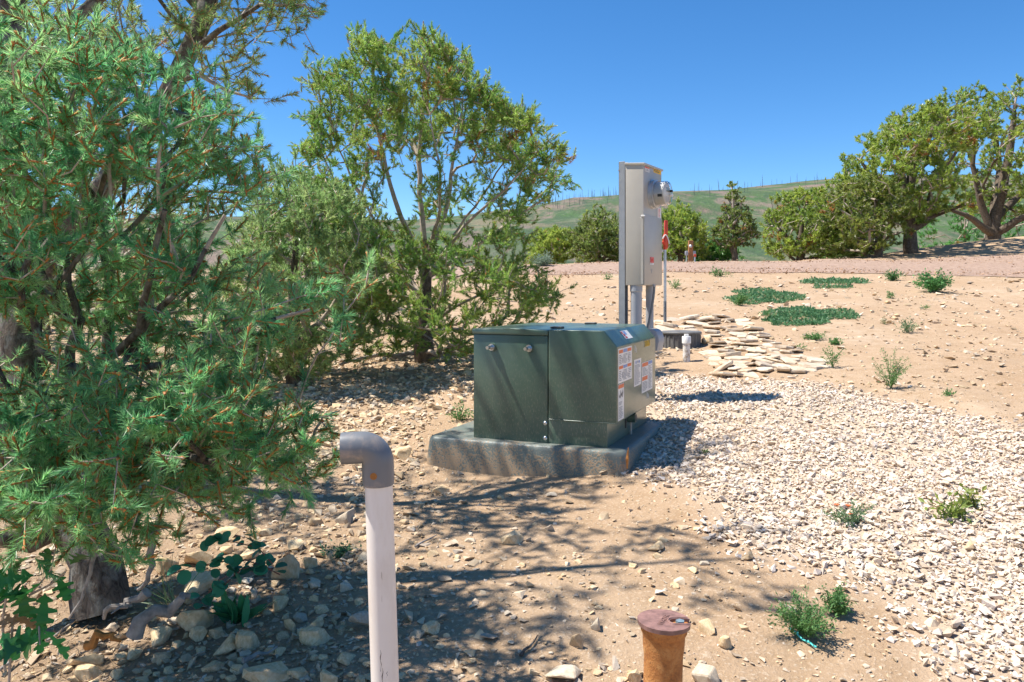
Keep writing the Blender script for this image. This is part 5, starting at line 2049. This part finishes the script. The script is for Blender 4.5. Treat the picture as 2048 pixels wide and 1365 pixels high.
def far_post():
    d = 25.2
    k = d / F
    p = W(1381, 526, d)
    root = empty('utility_post', (p.x, p.y, float(ground_z(p.x, p.y))), 0, 'short brown wooden post with small grey boxes across the road', 'post')
    bm = bmesh.new()
    b_box(bm, -4.2 * k, 4.6 * k, -4 * k, 4 * k, -0.3, 44 * k, 0.01, 1)
    bm_obj('post', bm, M['wood'], root)
    bm = bmesh.new()
    b_lathe(bm, [(2.2 * k, 0), (3.0 * k, 0.02), (3.0 * k, 0.1), (1.5 * k, 0.13)], 14, 'z')
    o = bm_obj('small_meter', bm, M['galv'], root, True)
    o.rotation_euler = (math.radians(90), 0, 0)
    o.location = (-1.8 * k, -4 * k, 32 * k)
    for x in (-8.5, 6.8):
        bm = bmesh.new()
        b_box(bm, (x - 3) * k, (x + 3.2) * k, -5 * k, 1 * k, 14 * k, 23 * k, 1.6 * k, 2)
        bx_ = bm_obj('grey_box', bm, M['conduit'], root, True)
        bm = bmesh.new()
        b_tube(bm, [(x * k, -2 * k, -0.3), (x * k, -2 * k, 14.5 * k)], 0.9 * k, 8)
        bm_obj('riser_pipe', bm, M['galv'], bx_, True)
    p2 = W(1390, 526, d - 0.4)
    fl = empty('marker_flag', (p2.x, p2.y, float(ground_z(p2.x, p2.y))), 0, 'small red and white marker on a stake beside the brown wooden post', 'marker')
    bm = bmesh.new()
    b_tube(bm, [(0, 0, -0.1), (0, 0, 16 * k)], 0.9 * k, 8)
    bm_obj('stake', bm, M['galv'], fl, True)
    bm = bmesh.new()
    b_box(bm, -2.4 * k, 2.6 * k, -1 * k, 1 * k, 11 * k, 16.5 * k, 0.5 * k, 1)
    bm_obj('flag', bm, M['redpaint'], fl)


far_post()


def teal_strip():
    a, b_ = GP(1578, 1264), GP(1628, 1302)
    root = empty('plastic_strip', a, 0, 'thin turquoise plastic strip lying on the dirt below the green weed', 'plastic strip')
    pts = []
    for t in np.linspace(0, 1, 8):
        q = a.lerp(b_, t)
        pts.append(Vector((q.x, q.y, float(ground_z(q.x, q.y)) + 0.012 + 0.004 * math.sin(9 * t))) - a)
    bm = bmesh.new()
    b_tube(bm, pts, [0.003] * 8, 6)
    bm_obj('strip', bm, M['teal'], root, True)
    for i in (2, 5, 7):
        bm = bmesh.new()
        b_tube(bm, [pts[i] + Vector((0, 0, -0.001)), pts[i] + Vector((0.007, -0.003, 0))], 0.0045, 6)
        bm_obj('knot', bm, M['teal'], root, True)


teal_strip()


# ------------------------------------------------------------------ low plants
def leaf_block(P, D, L, Wd, tint, rng, fold=0.15):
    """small pointed leaves: diamond of two triangles, bent along the middle"""
    n = len(P)
    D = norm(D)
    side = norm(np.cross(D, norm(rng.normal(size=(n, 3)) + np.array([0, 0, 1.2]))))
    nrm = np.cross(side, D)
    L_, W_ = L[:, None], Wd[:, None]
    mid_ = P + D * L_ * 0.45
    V = np.stack([P, mid_ + side * W_ * 0.5 + nrm * W_ * fold, P + D * L_, mid_ - side * W_ * 0.5 + nrm * W_ * fold], 1).reshape(-1, 3)
    i = np.arange(n)[:, None] * 4
    Fc = np.concatenate([i + np.array([[0, 1, 2]]), i + np.array([[0, 2, 3]])], 0)
    return V, Fc, np.repeat(tint, 4, 0)


def weed(px, py, wpx, hpx, label, name='weed', stems=14, leaves=260, ll=0.02, lw=0.008, tints=((0.07, 0.17, 0.05), (0.14, 0.27, 0.08)), seed=0, cat='plant', lean=1.0, group=None, flowers=0):
    rng = np.random.default_rng(seed + 900)
    p = GP(px, py)
    k = p.y / F
    Wm, Hm = wpx * k * 0.5, hpx * k
    root = empty(name, p, 0, label, cat, group)
    bm = bmesh.new()
    P, D = [], []
    per = max(1, leaves // stems)
    for i in range(stems):
        a = rng.uniform(0, 6.28)
        rad = Wm * math.sqrt(rng.uniform(0.03, 1)) * lean
        hh = Hm * rng.uniform(0.45, 1.0) * (1.05 - 0.45 * (rad / max(Wm, 1e-6)) ** 2)
        end = np.array([math.cos(a) * rad, math.sin(a) * rad * 0.8, hh])
        ctrl = np.array([end[0] * 0.35, end[1] * 0.35, hh * 0.65])
        ts = np.linspace(0, 1, 6)
        pts = [(1 - t) ** 2 * np.zeros(3) + 2 * t * (1 - t) * ctrl + t * t * end for t in ts]
        b_tube(bm, [Vector(q) for q in pts], [max(0.0008, ll * 0.06)] * 6, 3, False)
        for _ in range(per):
            t = rng.uniform(0.15, 1)
            q = (1 - t) ** 2 * np.zeros(3) + 2 * t * (1 - t) * ctrl + t * t * end
            q = q + rng.normal(0, ll * 0.5, 3)
            q[2] = max(q[2], 0.004)
            P.append(q)
            D.append(rng.normal(0, 0.7, 3) + np.array([math.cos(a), math.sin(a), 0.5]) * 0.6)
    bm_obj('stems', bm, M['stem'], root)
    P, D = np.array(P), np.array(D)
    n = len(P)
    mv = rng.uniform(0, 1, (n, 1))
    tint = np.array(tints[0]) * (1 - mv) + np.array(tints[1]) * mv
    V, Fc, tt = leaf_block(P, D, ll * rng.uniform(0.6, 1.3, n), lw * rng.uniform(0.7, 1.2, n), tint, rng)
    np_obj('leaves', V, [Fc], M['leaf'], root, tt)
    for j in range(flowers):
        bm = bmesh.new()
        b_lathe(bm, [(0.002, 0), (0.011, 0.006), (0.012, 0.009), (0.004, 0.010)], 9)
        q = P[int(rng.integers(0, n))]
        bm_obj('flower', bm, M['orange'], root, False, Vector((q[0], q[1], q[2] + 0.01)))
    return root


weed(1782, 778, 96, 84, 'feathery upright green weed at the upper edge of the gravel', stems=26, leaves=900, ll=0.022, lw=0.007, seed=1, lean=1.0)
weed(1608, 1272, 150, 84, 'large leafy green weed beside the turquoise strip', stems=40, leaves=1700, ll=0.016, lw=0.006, seed=2)
weed(1672, 1228, 70, 66, 'dense green weed touching the gravel behind the large leafy weed', stems=20, leaves=800, ll=0.018, lw=0.007, seed=3)
weed(1705, 1052, 120, 52, 'sprawling grey-green weed with orange flowers on the gravel', stems=22, leaves=460, ll=0.020, lw=0.007, seed=4, tints=((0.09, 0.16, 0.08), (0.16, 0.25, 0.12)), flowers=3)
weed(1905, 1040, 90, 46, 'yellow-green seedling with broad leaves on the gravel near the right edge', stems=12, leaves=120, ll=0.040, lw=0.018, seed=5, tints=((0.14, 0.2, 0.04), (0.22, 0.27, 0.05)))
weed(1940, 1015, 50, 40, 'small yellow-green shoot behind the broad-leaved seedling', stems=8, leaves=60, ll=0.04, lw=0.018, seed=6, tints=((0.15, 0.2, 0.04), (0.24, 0.26, 0.05)))
weed(1666, 736, 56, 52, 'thin open weed at the right end of the stone swale', stems=12, leaves=220, ll=0.030, lw=0.010, seed=7)
weed(1816, 666, 56, 30, 'small grey-green weed high on the dirt slope', stems=14, leaves=260, ll=0.034, lw=0.012, seed=8, tints=((0.1, 0.18, 0.09), (0.17, 0.26, 0.13)))
weed(1868, 584, 84, 42, 'bright bushy green shrub just below the road', 'shrub', 34, 1500, 0.06, 0.028, ((0.06, 0.18, 0.05), (0.12, 0.30, 0.09)), 9)
weed(1786, 562, 46, 22, 'low green clump on the near edge of the road', 'shrub', 18, 420, 0.06, 0.022, ((0.06, 0.16, 0.05), (0.12, 0.26, 0.09)), 10)
weed(1440, 553, 40, 14, 'flat green clump near the road right of the hydrant', 'weed', 12, 160, 0.08, 0.026, seed=11)
weed(1780, 598, 22, 16, 'tiny green tuft below the bright bushy shrub', 'weed', 8, 90, 0.045, 0.016, seed=12)
weed(1350, 578, 32, 26, 'small upright green tuft right of the hydrant pipe', 'weed', 10, 110, 0.06, 0.016, seed=13)
weed(920, 842, 62, 40, 'pale green weed at the back left corner of the pad', 'weed', 16, 260, 0.022, 0.011, seed=14)
weed(1086, 536, 56, 34, 'pale grey sage bush at the left end of the road', 'sage_bush', 40, 1300, 0.07, 0.02, ((0.17, 0.24, 0.17), (0.27, 0.34, 0.25)), 15, 'shrub')
weed(1085, 566, 26, 24, 'small dark green seedling below the sage bush', 'weed', 8, 120, 0.05, 0.02, seed=16, tints=((0.04, 0.11, 0.04), (0.08, 0.17, 0.05)))
weed(1406, 908, 16, 12, 'tiny green seedling in the gravel right of the pad shadow', 'weed', 5, 26, 0.018, 0.009, seed=17)
weed(1900, 792, 26, 14, 'small low weed on the dirt above the gravel', 'weed', 8, 60, 0.024, 0.011, seed=18)
weed(1630, 680, 52, 16, 'low green weed right of the stone swale top', 'weed', 16, 300, 0.03, 0.014, seed=19)
weed(1668, 690, 30, 14, 'round green weed below the second green mat', 'weed', 12, 200, 0.03, 0.014, seed=20)
weed(1478, 612, 46, 30, 'bushy green tuft at the left end of the first green mat', 'weed', 24, 700, 0.034, 0.014, seed=21)
weed(1770, 650, 24, 18, 'small brownish weed left of the grey-green weed', 'weed', 8, 70, 0.03, 0.01, seed=22, tints=((0.16, 0.17, 0.07), (0.22, 0.22, 0.1)))
weed(1540, 640, 30, 34, 'thin tall weed at the left end of the second green mat', 'weed', 10, 120, 0.03, 0.010, seed=23)
weed(1215, 560, 24, 18, 'small green tuft on the dirt left of the strut post', 'weed', 8, 80, 0.06, 0.018, seed=24)
weed(1850, 620, 20, 12, 'tiny weed on the dirt right of the second green mat', 'weed', 6, 40, 0.035, 0.012, seed=25)
weed(1600, 700, 20, 12, 'tiny green weed among the swale stones', 'weed', 6, 40, 0.03, 0.012, seed=26)
weed(680, 1108, 84, 16, 'dark green creeping weed among stones behind the white pipe', 'weed', 20, 320, 0.018, 0.009, ((0.03, 0.1, 0.05), (0.06, 0.16, 0.08)), 27)


def mat_plant(x0, x1, y0, y1, label, n, seed, ll):
    rng = np.random.default_rng(seed)
    a = GP((x0 + x1) / 2, (y0 + y1) / 2)
    t = rng.uniform(0, 2 * math.pi, n)
    r = np.sqrt(rng.uniform(0, 1, n))
    wob = 1 + 0.25 * np.sin(3 * t + seed) + 0.15 * np.sin(7 * t)
    px = (x0 + x1) / 2 + (x1 - x0) / 2 * r * np.cos(t) * np.clip(wob, .5, 1.1)
    py = (y0 + y1) / 2 + (y1 - y0) / 2 * r * np.sin(t) * np.clip(wob, .5, 1.1)
    near, far = GP((x0 + x1) / 2, y1).y, GP((x0 + x1) / 2, y0).y
    # rows of the picture to depth on the slope
    y = 1 / (1 / near + (1 / far - 1 / near) * (y1 - py) / (y1 - y0))
    x = (px - 1024) / F * y
    z = ground_z(x, y) + rng.uniform(0.0, 0.07, n) * (1 - r * 0.7)
    root = empty('green_mat_plant', a, 0, label, 'ground cover')
    D = rng.normal(0, 1, (n, 3)) * np.array([1, 1, 0.5]) + np.array([0, 0, 0.55])
    mv = rng.uniform(0, 1, (n, 1))
    tint = np.array((0.05, 0.14, 0.055)) * (1 - mv) + np.array((0.11, 0.24, 0.10)) * mv
    V, Fc, tt = leaf_block(np.stack([x, y, z], -1) - np.array(a), D, ll * rng.uniform(.6, 1.3, n), ll * 0.5 * rng.uniform(.7, 1.2, n), tint, rng)
    np_obj('leaves', V, [Fc], M['leaf'], root, tt)
    bm = bmesh.new()
    for i in range(24):
        q = Vector((x[i], y[i], z[i])) - a
        b_tube(bm, [Vector((0, 0, 0.0)).lerp(q, 0.5), q], 0.003, 3, False)
    bm_obj('runners', bm, M['stem'], root)


mat_plant(1452, 1606, 580, 610, 'first low green mat of leaves on the slope right of the hydrant', 3200, 1, 0.05)
mat_plant(1512, 1708, 617, 652, 'second longer green mat of leaves just above the stone swale', 4200, 2, 0.045)
mat_plant(1600, 1735, 556, 577, 'narrow green mat of leaves close below the road', 2000, 3, 0.06)


# ------------------------------------------------------------------ plants at the foot of the near pine
def flat_leaf(outline, mat, tint):
    pass


def leaf_fan(outline, n_mid=0):
    """outline half-profile (t along, half width) to a closed lobed leaf"""
    top = [(t, w) for t, w in outline]
    bot = [(t, -w) for t, w in outline[::-1]]
    return top + bot


OAK = [(0.0, 0.0), (0.10, 0.05), (0.22, 0.20), (0.28, 0.22), (0.30, 0.09), (0.42, 0.12), (0.50, 0.34), (0.58, 0.35), (0.58, 0.13), (0.68, 0.15), (0.76, 0.31), (0.84, 0.28), (0.84, 0.13), (0.94, 0.16), (1.0, 0.06)]
ROUND = [(0.0, 0.0), (0.06, 0.25), (0.25, 0.43), (0.5, 0.49), (0.75, 0.42), (0.93, 0.22), (1.0, 0.03)]
STRAP = [(0.0, 0.02), (0.2, 0.10), (0.5, 0.13), (0.8, 0.08), (1.0, 0.0)]


def leaf_object(name, outline, size, mat_, root, loc, direction, tint, rng, bend=0.18, roll=0.6):
    d = Vector(direction).normalized()
    n = Vector((rng.normal(0, roll), rng.normal(0, roll) - 0.35, 1)).normalized()
    s = d.cross(n).normalized()
    n = s.cross(d)
    V, Fc = [], []
    m_ = len(outline)
    for t, w in outline:
        c = d * (t * size) + n * (-bend * size * t * t)
        V += [c[:], (c + s * (w * size) + n * (abs(w) * size * 0.25))[:], (c - s * (w * size) + n * (abs(w) * size * 0.25))[:]]
    for i in range(m_ - 1):
        a, b_ = i * 3, (i + 1) * 3
        Fc += [(a, a + 1, b_ + 1, b_), (a + 2, a, b_, b_ + 2)]
    o = np_obj(name, np.array(V), [np.array(Fc)], mat_, root, np.tile(np.array(tint), (len(V), 1)), True)
    o.location = loc
    return o


def sapling():
    rng = np.random.default_rng(77)
    p = W(20, 1330, 2.25)
    p.z = float(ground_z(p.x, p.y))
    root = empty('oak_sapling', p, 0, 'young oak sapling with glossy lobed leaves at the lower left edge', 'sapling')
    stems = [[(10, 1340), (25, 1250), (60, 1190), (95, 1150), (112, 1120)], [(10, 1340), (5, 1240), (15, 1180), (20, 1130)], [(25, 1250), (60, 1230), (78, 1255), (80, 1290)], [(60, 1190), (100, 1170), (130, 1145)]]
    for s_ in stems:
        pts = [W(a, b_, 2.25 - 0.03 * i) - p for i, (a, b_) in enumerate(s_)]
        pts[0].z = max(pts[0].z, 0) if s_ is not stems[0] else -0.03
        bm = bmesh.new()
        b_tube(bm, pts, [0.004, 0.0034, 0.0028, 0.0022, 0.0016][:len(pts)], 6)
        bm_obj('stem', bm, M['twig'], root, True)
    L = [(112, 1150, 1, -.9), (140, 1130, 1, .75), (70, 1150, -1, -.1), (100, 1150, .1, 1.0), (85, 1165, -.8, -.5), (60, 1190, -1, .1), (90, 1185, .3, -1), (40, 1200, -.5, .3), (30, 1235, .8, -.2),
         (20, 1215, -1, .1), (80, 1245, .2, -1), (75, 1255, -.5, -.9), (85, 1260, .8, -.6), (60, 1240, -.9, .1), (50, 1215, .4, -.8), (10, 1180, .3, .9), (15, 1150, -.7, .4), (5, 1265, .6, -.5), (60, 1285, -.9, -.3), (20, 1140, .7, .6), (45, 1170, .1, -.9), (0, 1290, .6, .2)]
    for i, (a, b_, dx, dz) in enumerate(L):
        q = W(a, b_, 2.2 + rng.uniform(-.06, .06)) - p
        dead = i in (8, 13)
        t = (0.34, 0.2, 0.09) if dead else (np.array((0.035, 0.17, 0.04)) * rng.uniform(0.7, 1.8))
        leaf_object('leaf', OAK, rng.uniform(0.075, 0.115) * (0.7 if dead else 1), M['leaf'], root, q, (dx, rng.normal(0, .3) - .15, dz), t, rng)


sapling()


def round_plant():
    rng = np.random.default_rng(78)
    p = GP(470, 1205)
    root = empty('round_leaved_shrub', p, 0, 'low shrub with dark round leaves on thin red stems among the rocks', 'shrub')
    d0 = p.y
    stems = [[(560, 1150), (520, 1130), (480, 1140), (440, 1160), (410, 1195)], [(545, 1128), (515, 1095), (470, 1085), (430, 1082), (400, 1092)], [(545, 1140), (490, 1120), (440, 1125), (380, 1135), (345, 1148)],
             [(480, 1140), (450, 1170), (430, 1190), (400, 1212)], [(515, 1095), (500, 1075)]]
    n = 0
    for s_ in stems:
        pts = []
        for (a, b_) in s_:
            q = W(a, b_, d0 - 0.12)
            g = float(ground_z(q.x, q.y))
            q.z = max(q.z, g + 0.02)
            pts.append(q - p)
        bm = bmesh.new()
        b_tube(bm, pts, [0.0026 - 0.0003 * i for i in range(len(pts))], 5)
        bm_obj('stem', bm, M['redstem'], root, True)
        for i in range(len(pts) - 1):
            for t in (0.1, 0.35, 0.6, 0.85):
                q = pts[i].lerp(pts[i + 1], t) + Vector((rng.normal(0, .012), rng.normal(-.01, .012), rng.uniform(0.0, 0.02)))
                leaf_object('leaf', ROUND, rng.uniform(0.030, 0.052), M['leaf'], root, q, (rng.normal(0, 1), rng.normal(-.3, .5), rng.normal(0.1, .5)),
                            np.array((0.035, 0.19, 0.10)) * rng.uniform(0.75, 1.6), rng, 0.1, 0.45)
                n += 1
    print('round leaves', n)
    # strap-leaved plant
    p = GP(480, 1243)
    root = empty('strap_leaved_plant', p, 0, 'small plant with dark narrow strap leaves between the rocks', 'plant')
    for i in range(30):
        a = rng.uniform(-1.3, 1.3)
        leaf_object('leaf', STRAP, rng.uniform(0.07, 0.13), M['leaf'], root, Vector((rng.normal(0, .022), rng.normal(0, .02), 0.0)), (math.sin(a) * 0.9, rng.normal(0, .3), math.cos(a) + 0.25),
                    np.array((0.035, 0.18, 0.07)) * rng.uniform(0.7, 1.6), rng, 0.25)
    # grass tuft
    p = GP(345, 1222)
    root = empty('grass_tuft', p, 0, 'thin tuft of arching grass over the grey log', 'grass tuft')
    GR = [(0.0, 0.006), (0.3, 0.010), (0.6, 0.008), (0.85, 0.005), (1.0, 0.0)]
    for i in range(26):
        a = rng.normal(-0.7, 0.55)
        leaf_object('blade', GR, rng.uniform(0.12, 0.24), M['leaf'], root, Vector((rng.normal(0, .012), rng.normal(0, .012), 0)), (math.sin(a), rng.normal(0, .3), math.cos(a) * 0.8 + 0.2), np.array((0.12, 0.19, 0.09)) * rng.uniform(.7, 1.4), rng, 0.45)


round_plant()


# ------------------------------------------------------------------ dead wood on the ground
def dead_stick(label, pts, r, mat='deadwood', name='dead_branch', cat='branch', sides=8, depth=None, lift=0.0, side_twigs=()):
    P = []
    for q in pts:
        if len(q) == 3:
            P.append(W(*q))
        else:
            g = GP(*q)
            P.append(Vector((g.x, g.y, g.z + lift)))
    root = empty(name, P[0], 0, label, cat)
    fine = []
    for i in range(len(P) - 1):
        for t in (0, 0.5):
            fine.append(P[i].lerp(P[i + 1], t) + Vector((random.gauss(0, r * .4), random.gauss(0, r * .4), random.gauss(0, r * .3))))
    fine.append(P[-1])
    n = len(fine)
    rad = [r * (1 - 0.65 * i / (n - 1)) * random.uniform(.85, 1.12) for i in range(n)]
    bm = bmesh.new()
    b_tube(bm, [q - P[0] for q in fine], rad, sides)
    bm_obj('wood', bm, M[mat], root, True)
    for s_ in side_twigs:
        bm = bmesh.new()
        Q = [W(*q) - P[0] for q in s_]
        b_tube(bm, Q, [r * .35, r * .25, r * .12][:len(Q)], 5)
        bm_obj('twig', bm, M[mat], root, True)
    return root


dead_stick('curved grey dead root standing before the pale wedge-shaped rock', [(300, 1055, 2.75), (305, 1090, 2.75), (302, 1130, 2.75), (292, 1165, 2.75), (276, 1180, 2.78)], 0.016)
dead_stick('thin bare hanging branch in front of the dark trunk', [(184, 1070, 2.62), (186, 1110, 2.62), (178, 1150, 2.62), (165, 1200, 2.62), (138, 1238, 2.62)], 0.010)
dead_stick('forked grey root lying at the foot of the dark trunk', [(300, 1180, 2.66), (262, 1208, 2.66), (225, 1212, 2.66), (208, 1238, 2.66)], 0.018, side_twigs=[[(262, 1208, 2.66), (240, 1215, 2.62), (222, 1228, 2.6)]])
dead_stick('grey log end with flaking wood among the rocks', [(262, 1268, 2.55), (310, 1235, 2.57), (360, 1205, 2.6), (378, 1193, 2.62)], 0.030, name='log', cat='log', sides=10)
dead_stick('orange rotten piece of log in the litter', [(176, 1292, 2.42), (195, 1272, 2.42), (225, 1266, 2.43), (242, 1282, 2.44)], 0.017, 'rot', 'rotten_log', 'log')
dead_stick('dead branch lying out from the foot of the spreading pinyon', [(845, 715), (790, 722), (730, 728), (680, 740)], 0.03, lift=0.05)
dead_stick('bare forked twig rising left of the grey elbow', [(596, 908, 2.6), (620, 890, 2.6), (632, 860, 2.6), (648, 832, 2.6), (680, 822, 2.6)], 0.0065, side_twigs=[[(632, 860, 2.6), (655, 858, 2.58), (668, 838, 2.57)]])
dead_stick('thin dry stick on the tan slab at the bottom edge', [(482, 1342), (515, 1328), (555, 1312)], 0.010, lift=0.03)
dead_stick('dark twig on the dirt before the rusty valve box', [(1040, 1318), (1060, 1300), (1075, 1278)], 0.006, 'bark', lift=0.01)
dead_stick('short dry stick in the shade right of the white pipe', [(830, 1098), (850, 1088), (872, 1076)], 0.006, lift=0.01)
dead_stick('pale stick lying across the litter left of the trunk', [(92, 1290), (130, 1265), (156, 1245)], 0.006, lift=0.012)
dead_stick('long bare twig above the litter at the left edge', [(0, 1352), (30, 1330), (42, 1316)], 0.006, lift=0.02)


def litter():
    n = 9000
    k = RNG.uniform(-0.70, -0.10, n)
    y = RNG.uniform(1.7, 4.6, n)
    x = k * y
    dens = np.clip(1.1 - np.hypot((x + 1.7) / 1.3, (y - 2.8) / 1.3), 0.02, 1)
    keep = RNG.uniform(size=n) < dens
    x, y = x[keep], y[keep]
    n = len(x)
    a = RNG.uniform(0, 6.28, n)
    D = np.stack([np.cos(a), np.sin(a), RNG.normal(0, .25, n)], -1)
    P = np.stack([x, y, ground_z(x, y) + RNG.uniform(0.002, 0.02, n)], -1)
    L = RNG.uniform(0.03, 0.06, n)[:, None]
    s = norm(np.cross(D, np.array([0, 0, 1.0]) + RNG.normal(0, .3, (n, 3)))) * 0.0012
    V = np.stack([P - s, P + s, P + D * L], 1).reshape(-1, 3)
    t = np.repeat(np.array([0.30, 0.185, 0.09]) * RNG.uniform(.5, 1.3, (n, 1)), 3, 0)
    o = np_obj('needle_litter', V, [np.arange(n * 3).reshape(-1, 3)], M['litter'], None, t)
    tag(o, 'brown fallen pine needles on the ground under the left pine', 'needle litter', None, 'stuff')


litter()
